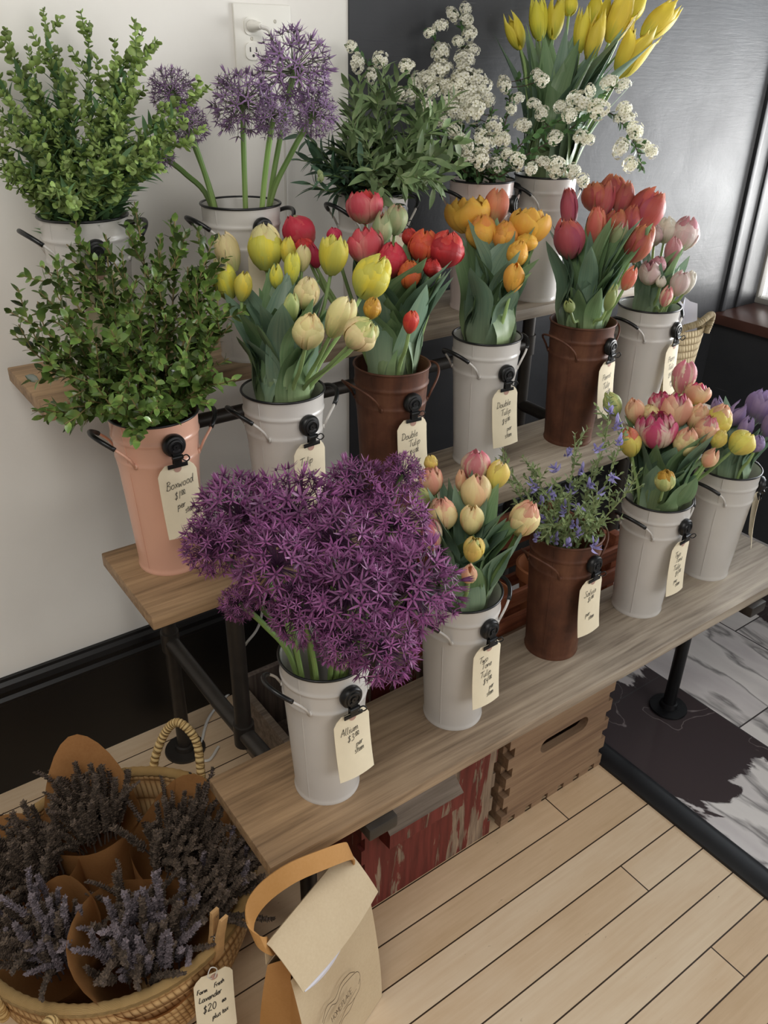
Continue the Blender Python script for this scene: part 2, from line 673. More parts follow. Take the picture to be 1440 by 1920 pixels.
def strawmat(name, c0, c1, c2, rows=90, stitches=46):
    t = NT(name, .7, .25)
    uv = t.n('ShaderNodeUVMap', uv_map='UVMap')
    sp = t.n('ShaderNodeSeparateXYZ')
    t.l(uv.outputs[0], sp.inputs[0])
    row = t.math('FRACT', t.math('MULTIPLY', sp.outputs[1], rows))
    hrow = t.math('SINE', t.math('MULTIPLY', row, PI))
    idx = t.math('FLOOR', t.math('MULTIPLY', sp.outputs[1], rows))
    sh = t.math('MULTIPLY', t.math('MODULO', idx, 2.0), .5)
    st = t.math('FRACT', t.math('ADD', t.math('ADD', t.math('MULTIPLY', sp.outputs[0], stitches*4), sh), t.math('MULTIPLY', row, .6)))
    hst = t.math('SINE', t.math('MULTIPLY', st, PI))
    h = t.math('MULTIPLY', t.math('POWER', hrow, .6), t.math('POWER', hst, .35))
    nz = t.noise(t.coords('Object'), 26, 4)
    f = t.math('ADD', t.math('MULTIPLY', h, .6), t.math('MULTIPLY', nz, .4))
    t.color(t.ramp(f, [(.12, lin(c0)), (.45, lin(c1)), (.8, lin(c2))]))
    t.bump(h, .8, .004)
    return t.m


M['straw'] = strawmat('woven_palm', '7a5430', 'b89060', 'd6b482', 16, 34)
M['straw_pale'] = strawmat('pale_seagrass', '6f5c40', 'b9a47e', 'd3c19c', 11, 20)
M['rope'] = strawmat('twisted_straw_rope', '86653a', 'c9a76e', 'e0c48c', 40, .25)
M['strawrim'] = strawmat('wrapped_straw', '5a3d20', 'bf9a60', 'd6b27a', 1, 16)


def redpaint():
    t = NT('peeling_red_paint', .6, .3)
    v = t.coords('Object', (22, 22, 2.6))
    a = t.noise(v, 1.6, 7, .6, .6)
    b = t.noise(t.coords('Object', (60, 60, 5)), 1.2, 5, .6)
    edge = t.noise(t.coords('Object'), 6, 3)
    sx = t.n('ShaderNodeSeparateXYZ')
    t.l(t.coords('Object'), sx.inputs[0])
    g = t.math('MULTIPLY', t.math('SUBTRACT', sx.outputs[0], .22), .55)
    f = t.math('ADD', a, t.math('MULTIPLY', t.math('SUBTRACT', edge, .5), .25))
    f = t.math('ADD', f, g)
    w = t.ramp(b, [(.35, lin('5a4a3e')), (.55, lin('8d7a68')), (.7, lin('a8937c'))])
    r = t.ramp(b, [(.35, lin('5a2620')), (.65, lin('78352f'))])
    k = t.ramp(f, [(.535, (0, 0, 0, 1)), (.565, (1, 1, 1, 1))])
    t.color(t.mix(k, r, w))
    t.bump(k, .25, .002)
    return t.m


M['redpaint'] = redpaint()
M['hive'] = wood('natural_pine_box', '685142', '8f745c', 'a68c70', 0, .6, .8)
M['endgrain'] = wood('pine_end_grain', '6a4c30', '94704c', 'ae885e', 2, .7, 1.5)
M['greywood'] = wood('greyed_wood', '4d443c', '7a6c5e', '95887a', 0, .7, 1.1)
M['slatwood'] = wood('reddish_slat_wood', '5c2f20', '8a4e36', 'aa6c4c', 0, .6, 1.0)
M['wcrate'] = wood('grey_crate_wood', '4b403a', '6b5f58', '8f8074', 2, .7, 1.0)
M['terracotta'] = flat('terracotta', 'b87850', .8, noise=.12, nscale=12)
M['sill'] = flat('reddish_sill_wood', '5a3c34', .3, noise=.15, nscale=14)


# ------------------------------------------------------------------ setting
def floor_mat():
    t = NT('maple_plank_floor', .38, .35)
    v = t.coords('Object', (1, 1, 1), (0, 0, 0), (.19, .8403, 0))
    br = t.n('ShaderNodeTexBrick', offset=.43, offset_frequency=3)
    t.l(v, br.inputs['Vector'])
    for k, x in (('Scale', 1.0), ('Mortar Size', .0017), ('Mortar Smooth', .25), ('Bias', 0.0), ('Brick Width', 2.35), ('Row Height', .0758)):
        br.inputs[k].default_value = x
    br.inputs['Color1'].default_value = (0, 0, 0, 1)
    br.inputs['Color2'].default_value = (1, 1, 1, 1)
    br.inputs['Mortar'].default_value = (.5, .5, .5, 1)
    gr = t.noise(t.coords('Object', (3, 60, 1)), 2.0, 6, .6, .3)
    big = t.noise(t.coords('Object', (2.5, 7, 1)), 1.4, 4, .6)
    f = t.math('ADD', t.math('MULTIPLY', gr, .3), t.math('MULTIPLY', big, .45))
    f = t.math('ADD', f, t.math('MULTIPLY', br.outputs['Color'], .28))
    c = t.ramp(f, [(.3, lin('c6a986')), (.5, lin('d6bb9a')), (.72, lin('e2cdb0'))])
    sp = t.noise(t.coords('Object', (30, 60, 1)), 1.5, 3, .6)
    k = t.ramp(sp, [(.70, (0, 0, 0, 1)), (.76, (1, 1, 1, 1))])
    c = t.mix(t.math('MULTIPLY', k, .35), c, lin('7a5c3c'))
    c = t.mix(br.outputs['Fac'], c, lin('3a2a1c'))
    t.color(c)
    t.l(t.ramp(big, [(.3, (.32, .32, .32, 1)), (.7, (.48, .48, .48, 1))]), t.b.inputs['Roughness'])
    t.bump(t.math('SUBTRACT', 1.0, br.outputs['Fac']), .3, .001)
    return t.m


def marble_mat():
    t = NT('polished_marble_tile', .12, .28)
    # tiles lie long side along world y: texture x = y, texture y = x
    tc = t.n('ShaderNodeTexCoord')
    s0 = t.n('ShaderNodeSeparateXYZ')
    t.l(tc.outputs['Object'], s0.inputs[0])
    cx = t.n('ShaderNodeCombineXYZ')
    t.l(t.math('ADD', s0.outputs[1], .64), cx.inputs[0])
    t.l(t.math('SUBTRACT', s0.outputs[0], 1.738), cx.inputs[1])
    br = t.n('ShaderNodeTexBrick', offset=.35, offset_frequency=2)
    t.l(cx.outputs[0], br.inputs['Vector'])
    for k, x in (('Scale', 1.0), ('Mortar Size', .0022), ('Mortar Smooth', .1), ('Bias', 0.0), ('Brick Width', .72), ('Row Height', .362)):
        br.inputs[k].default_value = x
    br.inputs['Color1'].default_value = (0, 0, 0, 1)
    br.inputs['Color2'].default_value = (1, 1, 1, 1)
    seed = t.math('MULTIPLY', br.outputs['Color'], 17.0)
    mp = t.n('ShaderNodeMapping')
    mp.inputs['Rotation'].default_value = (0, 0, math.radians(16))
    mp.inputs['Scale'].default_value = (2.6, .75, 1)
    t.l(tc.outputs['Object'], mp.inputs[0])
    nz = t.n('ShaderNodeTexNoise', noise_dimensions='4D')
    t.l(mp.outputs[0], nz.inputs['Vector'])
    t.l(seed, nz.inputs['W'])
    for k, x in (('Scale', 2.1), ('Detail', 5.0), ('Roughness', .5), ('Distortion', .5)):
        nz.inputs[k].default_value = x
    n = nz.outputs[0]
    vein = t.math('ABSOLUTE', t.math('SUBTRACT', n, .53))
    base = t.ramp(n, [(.25, lin('bcb8ba')), (.42, lin('e0dcda')), (.5, lin('e6e3e1')), (.62, lin('d2cdce')), (.75, lin('bfbabc'))])
    c = t.mix(t.ramp(vein, [(.0, (.8, .8, .8, 1)), (.006, (.6, .6, .6, 1)), (.03, (0, 0, 0, 1))]), base, lin('6e6a6c'))
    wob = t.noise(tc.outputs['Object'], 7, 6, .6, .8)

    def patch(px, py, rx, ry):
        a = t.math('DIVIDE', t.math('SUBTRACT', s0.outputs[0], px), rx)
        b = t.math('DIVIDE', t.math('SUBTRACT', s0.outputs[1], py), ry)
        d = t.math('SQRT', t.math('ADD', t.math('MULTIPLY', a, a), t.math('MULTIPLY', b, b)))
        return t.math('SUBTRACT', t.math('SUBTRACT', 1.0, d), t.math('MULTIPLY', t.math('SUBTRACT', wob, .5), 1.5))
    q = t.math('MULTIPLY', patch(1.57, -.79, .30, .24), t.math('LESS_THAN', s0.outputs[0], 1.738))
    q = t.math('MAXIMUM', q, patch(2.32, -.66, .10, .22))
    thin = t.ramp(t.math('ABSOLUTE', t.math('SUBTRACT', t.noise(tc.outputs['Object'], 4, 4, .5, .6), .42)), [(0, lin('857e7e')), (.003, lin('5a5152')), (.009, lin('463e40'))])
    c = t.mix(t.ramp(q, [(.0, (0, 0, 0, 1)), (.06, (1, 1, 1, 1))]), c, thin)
    c = t.mix(br.outputs['Fac'], c, lin('4a4648'))
    t.color(c)
    return t.m


def white_wall():
    t = NT('white_plaster', .6, .3)
    n = t.noise(t.coords('Object'), 3.5, 5)
    t.color(t.ramp(n, [(.3, lin('e0ddd7')), (.7, lin('e8e6e0'))]))
    t.bump(t.noise(t.coords('Object'), 55, 4), .06, .004)
    return t.m


def dark_wall():
    t = NT('dark_navy_gloss_paint', .5, .3)
    n = t.noise(t.coords('Object'), 4, 5)
    sc = t.noise(t.coords('Object', (2.5, 1, 30), (0, .5, 0)), 3.0, 6, .6, 1.2)
    c = t.ramp(n, [(.3, lin('34363a')), (.7, lin('3d3e41'))])
    t.color(t.mix(t.ramp(sc, [(.70, (0, 0, 0, 1)), (.74, (.6, .6, .6, 1))]), c, lin('6a6a6a')))
    t.l(t.ramp(n, [(.3, (.42, .42, .42, 1)), (.7, (.52, .52, .52, 1))]), t.b.inputs['Roughness'])
    t.bump(t.math('ADD', t.noise(t.coords('Object'), 9, 6, .6, .6), t.math('MULTIPLY', sc, .4)), .22, .006)
    return t.m


def struct(name, g, mat, angle=40):
    o = link(name, g.mesh(name, mat, True, angle))
    o['kind'] = 'structure'
    return o


M['wall'] = white_wall()
M['dwall'] = dark_wall()
M['base'] = flat('black_baseboard_paint', '0b0b0d', .42, noise=.15, nscale=12)
XT = 1.372   # where the planks end and the tile begins
XC = 1.105   # where the white paint ends
XR = 2.655   # window wall
XG = 2.875   # its glass
g = G(); gbox(g, -2.6, XT, -4.2, .06, -.06, 0); struct('floor', g, floor_mat())
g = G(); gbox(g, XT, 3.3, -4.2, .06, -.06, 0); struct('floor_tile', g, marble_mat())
g = G()
pr = [(-.036, 0), (-.034, .006), (-.024, .012), (-.008, .014), (.008, .014), (.024, .011), (.032, .004), (.034, 0)]
V = [(XT+x, y, z) for y in (-4.2, -.0) for x, z in pr]
F = [(i, i+1, len(pr)+i+1, len(pr)+i) for i in range(len(pr)-1)]
g.add(V, F); struct('trim_1', g, flat('black_floor_strip', '17181b', .45, noise=.2, nscale=18))
g = G(); gbox(g, -2.6, XC, 0, .12, 0, 3.0); struct('wall_back', g, M['wall'])
g = G(); gbox(g, XC, XG+.10, -.004, .12, 0, 3.0, ch=.002); struct('wall_back_dark', g, M['dwall'])
# baseboard with its moulded cap, along the white wall and on behind the stand
HB = .307
prof = [(0, 0), (-.020, 0), (-.020, HB-.062), (-.023, HB-.058), (-.023, HB-.050), (-.015, HB-.044), (-.015, HB-.032), (-.021, HB-.027),
        (-.018, HB-.014), (-.010, HB-.007), (-.009, HB), (0, HB)]
for nm, xa, xb, yo in (('baseboard_back', -2.6, XC+.001, 0), ('baseboard_back_dark', XC+.001, XR, -.004)):
    g = G()
    V = [(x, y+yo, z) for x in (xa, xb) for y, z in prof]
    n = len(prof)
    g.add(V, [(i, i+1, n+i+1, n+i) for i in range(n-1)]+[tuple(range(n-1, -1, -1)), tuple(range(n, 2*n))])
    struct(nm, g, M['base'], 25)
# deep window on the right: bulkhead, sill; the back wall runs on as its jamb

g = G(); gbox(g, XR, XG+.12, -4.2, 0, 0, .715); struct('wall_right', g, M['dwall'])
g = G(); gbox(g, XR+.005, XR+.028, -.018, -.004, .758, 3.0, ch=.003); gbox(g, XR+.10, XR+.125, -.012, -.004, .758, 3.0, ch=.003); struct('trim_2', g, M['dwall'])
g = G(); gbox(g, XR, XG+.12, -4.2, -.004, 2.52, 3.0); gbox(g, XR, XG+.12, -4.2, -2.98, .758, 2.52); struct('wall_right_upper', g, M['dwall'])
w1 = empty('window_1', (0, 0, 0), None, None); w1['kind'] = 'structure'
g = G(); gbox(g, XR-.028, XG+.10, -2.98, -.005, .722, .757, ch=.004); part('window_sill', g, M['sill'], w1)
g = G()
gbox(g, XG, XG+.05, -2.98, -.005, .758, .778, ch=.004); gbox(g, XG, XG+.05, -2.98, -.005, 2.47, 2.52, ch=.004)
gbox(g, XG, XG+.05, -.016, -.005, .778, 2.47, ch=.003); gbox(g, XG, XG+.05, -2.98, -2.94, .778, 2.47, ch=.004)
part('window_frame', g, flat('grey_window_frame', 'a8a6a0', .4), w1)
gl = NT('window_glass', 0.02, .5)
_tr = gl.n('ShaderNodeBsdfTransparent')
_fr = gl.n('ShaderNodeFresnel')
_gs = gl.n('ShaderNodeBsdfGlossy')
_gs.inputs['Roughness'].default_value = .02
_mx = gl.n('ShaderNodeMixShader')
gl.l(_fr.outputs[0], _mx.inputs[0]); gl.l(_tr.outputs[0], _mx.inputs[1]); gl.l(_gs.outputs[0], _mx.inputs[2])
gl.l(_mx.outputs[0], gl.out.inputs[0])
g = G(); gbox(g, XG+.022, XG+.026, -2.94, -.016, .778, 2.47); part('window_pane', g, gl.m, w1)

# ------------------------------------------------------------------ plant stand
Z = [.4272, .7376, 1.0073]
YB = [(-.8586, -.6376), (-.5557, -.3200), (-.2614, -.0230)]
XL = [.3826, .351, .3168]
stand = empty('plant_stand', (1.1, -.44, 0), 'three-tier plant stand with weathered plank shelves on dark steel pipe legs', 'plant stand')


def sub(name, g, mat, parent=None, angle=40):
    p = parent or stand
    xf(g, Matrix.Translation(-Vector(stand.location)))
    return part(name, g, mat, p, True, angle)


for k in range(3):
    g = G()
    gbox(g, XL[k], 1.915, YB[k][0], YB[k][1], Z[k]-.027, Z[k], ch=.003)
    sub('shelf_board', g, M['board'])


def pipe(pts, r=.0165):
    g = G()
    gtube(g, np.array(pts, float), r, 20)
    return g


def flange(x, y, r=.05):
    g = G()
    glathe(g, [(r*.98, 0), (r, .003), (r*.97, .007), (.024, .0085), (.022, .02), (.017, .022)], 36, center=(x, y, 0))
    return g


for xl, xr_ in ((.518, 0), (1.585, 1)):
    mm = M['pipe'] if not xr_ else M['pipe']
    leg = sub('leg', pipe([(xl, -.135, .008), (xl, -.135, .5), (xl, -.135, Z[2]-.027)]), mm)
    sub('foot_flange', flange(xl, -.135), M['pipe'], None)
    sub('leg', pipe([(xl, -.50, .34), (xl, -.50, .5), (xl, -.50, Z[1]-.027)]), mm)
    fx = xl if not xr_ else 1.648
    sub('leg', pipe([(fx, -.735, .008), (fx, -.735, .2), (fx, -.735, Z[0]-.027)]), M['pipe_dark'])
    sub('foot_flange', flange(fx, -.735), M['pipe_dark'], None)
    sub('brace', pipe([(xl, -.135, .345), (xl, -.4, .345), (xl, -.78, .372)]), mm)
    sub('brace', pipe([(xl, -.135, .69), (xl, -.3, .69), (xl, -.52, .69)]), mm)
    for y, z in ((-.135, .345), (-.50, .35), (-.135, .862)):
        g = G()
        gtube(g, np.array([(xl, y, z-.026), (xl, y, z+.026)]), .021, 20)
        sub('tee_fitting', g, mm)
sub('rail', pipe([(.518, -.135, .862), (1.0, -.135, .862), (1.585, -.135, .862)], .015), M['pipe'])
for x in (.592, 1.70):
    g = G()
    gbox(g, x-.030, x+.030, -.872, -.80, .372, .3995, ch=.005)
    sub('bracket', g, M['pipe'])


# ------------------------------------------------------------------ writing: a single-stroke hand
GL = {
 'a': ([[(.8, .8), (.5, 1), (.15, .7), (.1, .3), (.3, 0), (.6, .2), (.8, .9), (.8, .2), (1, .05)]], 1.0),
 'b': ([[(.1, 1.9), (.1, .9), (.1, .1), (.4, 0), (.7, .3), (.65, .85), (.4, 1), (.12, .6)]], .85),
 'd': ([[(.7, .8), (.4, 1), (.1, .6), (.15, .1), (.45, 0), (.7, .5), (.85, 1.9), (.78, .3), (1, .0)]], 1.0),
 'e': ([[(.1, .45), (.6, .55), (.65, .85), (.4, 1), (.12, .6), (.15, .15), (.45, 0), (.8, .25)]], .8),
 'h': ([[(.15, 1.9), (.1, .9), (.1, 0), (.15, .6), (.5, 1), (.68, .7), (.7, 0)]], .85),
 'i': ([[(.2, 1), (.18, .15), (.4, 0)], [(.27, 1.4), (.3, 1.5)]], .45),
 'k': ([[(.15, 1.9), (.1, .9), (.1, 0)], [(.7, 1), (.15, .45), (.45, .3), (.8, 0)]], .85),
 'l': ([[(.2, 1.9), (.12, .9), (.14, .15), (.4, 0)]], .45),
 'm': ([[(.08, 1), (.1, 0), (.18, .7), (.4, 1), (.5, .6), (.5, 0), (.58, .7), (.8, 1), (.92, .6), (.98, 0)]], 1.15),
 'n': ([[(.1, 1), (.1, 0), (.18, .7), (.48, 1), (.62, .6), (.68, 0)]], .85),
 'o': ([[(.5, 1), (.15, .7), (.15, .2), (.45, 0), (.75, .3), (.7, .8), (.45, 1)]], .88),
 'p': ([[(.15, 1), (.12, .2), (.08, -.8)], [(.15, .6), (.5, 1), (.75, .6), (.5, .05), (.15, .1)]], .88),
 'r': ([[(.1, 1), (.12, 0), (.15, .6), (.4, 1), (.65, .9)]], .65),
 's': ([[(.6, .85), (.35, 1), (.15, .75), (.5, .45), (.5, .1), (.1, 0)]], .68),
 't': ([[(.3, 1.6), (.24, .8), (.25, .15), (.5, 0)], [(0, 1), (.6, 1.08)]], .55),
 'u': ([[(.1, 1), (.12, .2), (.4, 0), (.65, .4), (.7, 1), (.7, .2), (.9, 0)]], .92),
 'v': ([[(.1, 1), (.22, .5), (.35, 0), (.52, .5), (.7, 1)]], .78),
 'w': ([[(.05, 1), (.2, 0), (.45, .7), (.65, 0), (.95, 1)]], 1.05),
 'x': ([[(.1, 1), (.4, .5), (.7, 0)], [(.7, 1), (.4, .5), (.1, 0)]], .8),
 'y': ([[(.1, 1), (.25, .3), (.55, .4), (.7, 1), (.6, -.4), (.2, -.8)]], .8),
 'A': ([[(0, 0), (.25, 1), (.5, 1.9)], [(.5, 1.9), (.65, 1), (.8, 0)], [(.1, .7), (.85, .8)]], .95),
 'B': ([[(.2, 1.9), (.15, 1), (.1, 0)], [(.05, 1.7), (.5, 1.95), (.75, 1.5), (.25, 1), (.8, .8), (.75, .1), (.3, -.1), (-.05, .1)]], .95),
 'C': ([[(.85, 1.6), (.5, 1.9), (.1, 1.2), (.15, .4), (.5, 0), (.85, .3)]], .95),
 'D': ([[(.25, 1.9), (.2, 1), (.15, 0)], [(-.05, 1.8), (.6, 1.8), (1, 1), (.7, .2), (.0, 0)]], 1.1),
 'E': ([[(.8, 1.9), (.1, 1.9), (.1, 0), (.8, 0)], [(.1, 1), (.65, 1)]], .95),
 'F': ([[(.25, 1.9), (.18, 1), (.1, 0)], [(.2, 1.9), (.9, 1.95)], [(.15, 1), (.7, 1.05)]], .85),
 'H': ([[(.1, 1.9), (.1, 0)], [(.8, 1.9), (.8, 0)], [(.1, 1), (.8, 1)]], 1.0),
 'L': ([[(.25, 1.9), (.15, .9), (.1, .05), (.5, 0), (.9, .08)]], .85),
 'M': ([[(.1, 0), (.1, 1.9)], [(.1, 1.9), (.5, .6)], [(.5, .6), (.95, 1.9)], [(.95, 1.9), (.95, 0)]], 1.15),
 'O': ([[(.5, 1.9), (.1, 1.3), (.1, .5), (.5, 0), (.9, .5), (.9, 1.3), (.5, 1.9)]], 1.05),
 'P': ([[(.25, 1.9), (.15, 1), (.1, 0)], [(.0, 1.7), (.6, 1.95), (.85, 1.4), (.5, 1), (.15, .95)]], .9),
 'S': ([[(.85, 1.6), (.55, 1.9), (.2, 1.5), (.6, .9), (.65, .2), (.2, 0), (-.05, .35)]], .9),
 'T': ([[(.55, 1.85), (.48, .9), (.4, 0)], [(-.15, 1.7), (.5, 1.85), (1.15, 1.95)]], 1.0),
 '$': ([[(.75, 1.4), (.45, 1.6), (.2, 1.25), (.6, .8), (.6, .3), (.3, .1), (.05, .35)], [(.5, 1.9), (.32, -.2)]], .95),
 '0': ([[(.45, 1.7), (.12, 1.2), (.15, .4), (.45, 0), (.75, .5), (.72, 1.3), (.45, 1.7)]], .9),
 '1': ([[(.35, 1.8), (.28, .9), (.2, 0)]], .5),
 '2': ([[(.1, 1.4), (.4, 1.8), (.7, 1.4), (.4, .7), (.05, .05), (.45, .1), (.85, 0)]], .95),
 '3': ([[(.1, 1.6), (.5, 1.8), (.7, 1.4), (.3, 1), (.75, .7), (.6, .1), (.1, 0)]], .9),
 '4': ([[(.25, 1.7), (.1, .85), (.85, .9)], [(.75, 1.75), (.65, .8), (.55, -.1)]], .95),
 ' ': ([], .55),
}


def write(g, text, x, y, size, slant=.22, width=.0011, rot=0.0, wavy=.05, surf=None):
    """lay letter strokes as thin raised ribbons in the local x-y plane; z comes from surf(x, y)"""
    surf = surf or (lambda a, b: 0.0)
    cx = 0.0
    small = False
    x_sup = None
    rr = random.Random(text)

    def ribbon(pts):
        P = []
        for a, b in pts:
            a2 = (a+slant*b)*size
            b2 = b*size
            P.append((x+a2*math.cos(rot)-b2*math.sin(rot), y+a2*math.sin(rot)+b2*math.cos(rot), 0))
        n = max(4, 4*(len(P)-1)+1)
        Q = smooth_path(P, n)
        T = np.gradient(Q, axis=0)
        T /= np.linalg.norm(T, axis=1)[:, None]+1e-9
        N = np.stack([-T[:, 1], T[:, 0], 0*T[:, 0]], 1)*width/2
        V = np.concatenate([Q+N, Q-N])
        V[:, 2] = [surf(a, b)+.0006 for a, b, _ in V]
        g.add(V, [(i, i+n, i+n+1, i+1) for i in range(n-1)])
    for ch in text:
        if ch == '^':
            small = True
            x_sup = cx+.15
            continue
        st, adv = GL[ch]
        k = .55 if small else 1.0
        dy = .95 if small else rr.uniform(-wavy, wavy)
        for s in st:
            ribbon([(cx+a*k+(.15 if small else 0), b*k+dy) for a, b in s])
        cx += adv*k
    if x_sup is not None:
        ribbon([(x_sup-.05, .72), (cx+.3, .78)])
    return cx*size


# ------------------------------------------------------------------ buckets, clips, tags
RT, RB, HB_ = .072, .0546, .285
BK = {
 'B1': (.5504, -.758, 0), 'B2': (.8431, -.7489, 0), 'B3': (1.1489, -.7141, 0), 'B4': (1.4218, -.7224, 0), 'B5': (1.6831, -.7200, 0),
 'M1': (.4485, -.4086, 1), 'M2': (.6751, -.4361, 1), 'M3': (.9124, -.4344, 1), 'M4': (1.1872, -.3990, 1), 'M5': (1.4405, -.4359, 1), 'M6': (1.675, -.4318, 1),
 'T1': (.4544, -.1781, 2), 'T2': (.7352, -.2000, 2), 'T3': (1.030, -.2000, 2), 'T4': (1.3466, -.1739, 2), 'T5': (1.5314, -.1900, 2)}
COLR = {k: 'white_enamel' for k in BK}
COLR.update({'B3': 'rust', 'M3': 'rust', 'M5': 'rust', 'M1': 'pink_enamel', 'T4': 'blush_enamel'})
WHERE = {'B1': 'white bucket of purple alliums nearest the camera', 'B2': 'white bucket of peach tulips beside the purple alliums',
         'B3': 'rusty bucket of purple-blue salvia', 'B4': 'white bucket of pink and yellow tulips near the right end of the lowest board',
         'B5': 'white bucket of lilac tulips at the far right end', 'M1': 'pink bucket of boxwood',
         'M2': 'white bucket of yellow tulips next to the boxwood', 'M3': 'rusty bucket of red tulips on the middle board',
         'M4': 'white bucket of golden orange tulips', 'M5': 'rusty bucket of coral parrot tulips', 'M6': 'white bucket of pale pink tulips beside the straw tote',
         'T1': 'white bucket of pennycress at top left', 'T2': 'white bucket of mauve alliums below the outlet',
         'T3': 'white bucket of grey-green foliage on the top board', 'T4': 'blush bucket of white spirea', 'T5': 'white bucket of tall yellow lily tulips'}
SHORT = {'B1': 'in nearest white bucket', 'B2': 'in white bucket beside purple alliums', 'B3': 'in rusty salvia bucket',
         'B4': 'in lowest white bucket right of salvia', 'B5': 'in rightmost bucket', 'M1': 'in pink bucket',
         'M2': 'in white bucket beside boxwood', 'M3': 'in middle-board rusty bucket', 'M4': 'in white bucket between rusty ones',
         'M5': 'in rusty parrot-tulip bucket', 'M6': 'in white bucket by straw tote', 'T1': 'in top left bucket', 'T2': 'in bucket below outlet',
         'T3': 'in top foliage bucket', 'T4': 'in blush spirea bucket', 'T5': 'in top right bucket'}


def prof_at(z):
    return RB+(RT-RB)*z/HB_


def bucket_meshes(mat, brown):
    out = {}
    g = G()
    pf = [(.004, .006), (RB-.006, .006), (RB-.003, .0), (RB+.0015, .0), (RB+.0022, .003), (RB+.001, .006)]
    z = .012
    while z < HB_-.006:
        r = prof_at(z)
        for zc in (.214, .252):
            r += .0022*math.exp(-((z-zc)/.0032)**2)
        pf.append((r, z))
        z += .0024 if .2 < z < .262 else .02
    pf += [(RT-.0006, HB_-.004), (RT, HB_-.002)]
    rim_i = len(pf)
    pf += [(RT-.0012, HB_), (RT-.003, HB_-.004), (prof_at(.2)-.002, .2), (RB-.001, .012), (.004, .010)]
    glathe(g, pf, 56)
    # side seam
    a = math.radians(205)
    g2 = [(prof_at(zz)*math.cos(a)*1.004, prof_at(zz)*math.sin(a)*1.004, zz) for zz in (.01, .1, .2, .28)]
    gtube(g, np.array(g2), .0007, 6)
    out['body'] = g.mesh('body', mat, True, 60)
    g = G()
    th = np.linspace(0, 2*PI, 57)[:-1]
    ring = np.stack([(RT+.0002)*np.cos(th), (RT+.0002)*np.sin(th), 0*th+HB_], 1)
    P = np.vstack([ring, ring[:1]])
    gtube(g, P, .0023, 8, False)
    out['rim'] = g.mesh('rim', M['rust'] if brown else M['black_rim'], True)
    for nm, az in (('h0', PI), ('h1', 0)):
        pts = []
        for t in np.linspace(0, 1, 25):
            a = az+math.radians(38)*(2*t-1)
            bow = math.sin(PI*t)
            zz = .216+.052*bow**.6
            rr = prof_at(zz)+.003+.030*bow**.8
            pts.append((rr*math.cos(a), rr*math.sin(a), zz))
        pts = np.array(pts)
        g = G()
        gtube(g, pts, .0023, 8)
        for e in (pts[0], pts[-1]):
            gtube(g, np.array([e+nrm(e*[1, 1, 0])*.001, e-nrm(e*[1, 1, 0])*.004]), .0045, 10)
        out[nm] = g.mesh('handle', M['rust'] if brown else mat, True)
        if not brown:
            g = G()
            gtube(g, pts[4:21], .0040, 10)
            out[nm+'g'] = g.mesh('grip', M['black_rim'], True)
    return out


BM = {k: bucket_meshes(M[k], k == 'rust') for k in ('white_enamel', 'pink_enamel', 'blush_enamel', 'rust')}
for k, (x, y, r) in BK.items():
    e = empty('flower_bucket', (x, y, Z[r]), WHERE[k], 'bucket', 'flower buckets on the stand')
    bm_ = BM[COLR[k]]
    link('body', bm_['body'], e)
    link('rim', bm_['rim'], e)
    for h in ('h0', 'h1'):
        o = link('handle', bm_[h], e)
        if h+'g' in bm_:
            link('grip', bm_[h+'g'], o)

# clip: local x right, y up, z away from the bucket wall; origin at the disc centre on the wall
g = G()
glathe(g, [(.001, .0145), (.005, .0145), (.0055, .0125), (.009, .0128), (.0095, .0145), (.0125, .014), (.0132, .0118), (.0165, .0112), (.0188, .008), (.0192, .002), (.0185, 0), (.001, 0)], 36)
CLIP_DISC = g.mesh('magnet_disc', M['black_metal'], True, 35)
g = G()
gbox(g, -.007, .007, -.030, -.004, .0125, .0142, ch=.0006)
gtube(g, np.array([(-.009, -.017, .0145), (.009, -.017, .0145)]), .0035, 12)
gbox(g, -.017, .017, -.036, -.029, .0100, .0122, ch=.0008)
gbox(g, -.0065, .0065, -.036, -.004, .0060, .0074, ch=.0006)
gbox(g, -.015, .015, -.0355, -.031, .0058, .0076, ch=.0006)
gtube(g, smooth_path([(.006, -.017, .016), (.012, -.012, .022), (.016, -.018, .024), (.012, -.024, .020), (.006, -.020, .016)], 18), .0011, 6)
CLIP_JAW = g.mesh('clip_jaw', M['black_metal'], True, 35)
TW, TH = .066, .128
out_ = [(-TW/2, -TH), (TW/2, -TH), (TW/2, -.014), (TW/2-.013, 0), (-TW/2+.013, 0), (-TW/2, -.014)]


def tag_surf(a, b):
    # the card bows a little away from the bucket towards its foot
    return .012*(b/TH)**2*(1 if b < 0 else 0)-.004*(2*a/TW)**2


def tag_mesh():
    g = G()
    nx, ny = 9, 15
    for side, zo in ((1, 0), (-1, -.0006)):
        V, U = [], []
        for j in range(ny):
            b = -TH*j/(ny-1)
            hw = TW/2-max(0, (.014+b)*.93)
            for i in range(nx):
                a = hw*(2*i/(nx-1)-1)
                V.append((a, b, tag_surf(a, b)+zo))
                U.append((i/(nx-1), j/(ny-1)))
        F = [(j*nx+i, (j+1)*nx+i, (j+1)*nx+i+1, j*nx+i+1) for j in range(ny-1) for i in range(nx-1)]
        if side < 0:
            F = [f[::-1] for f in F]
        g.add(V, F, U)
    n = nx*ny
    ring = list(range(nx))+[j*nx+nx-1 for j in range(1, ny)]+list(range(n-2, n-nx-1, -1))+[j*nx for j in range(ny-2, 0, -1)]
    g.F += [(ring[i], ring[(i+1) % len(ring)], ring[(i+1) % len(ring)]+n, ring[i]+n) for i in range(len(ring))]
    g.M += [0]*len(ring)
    return g


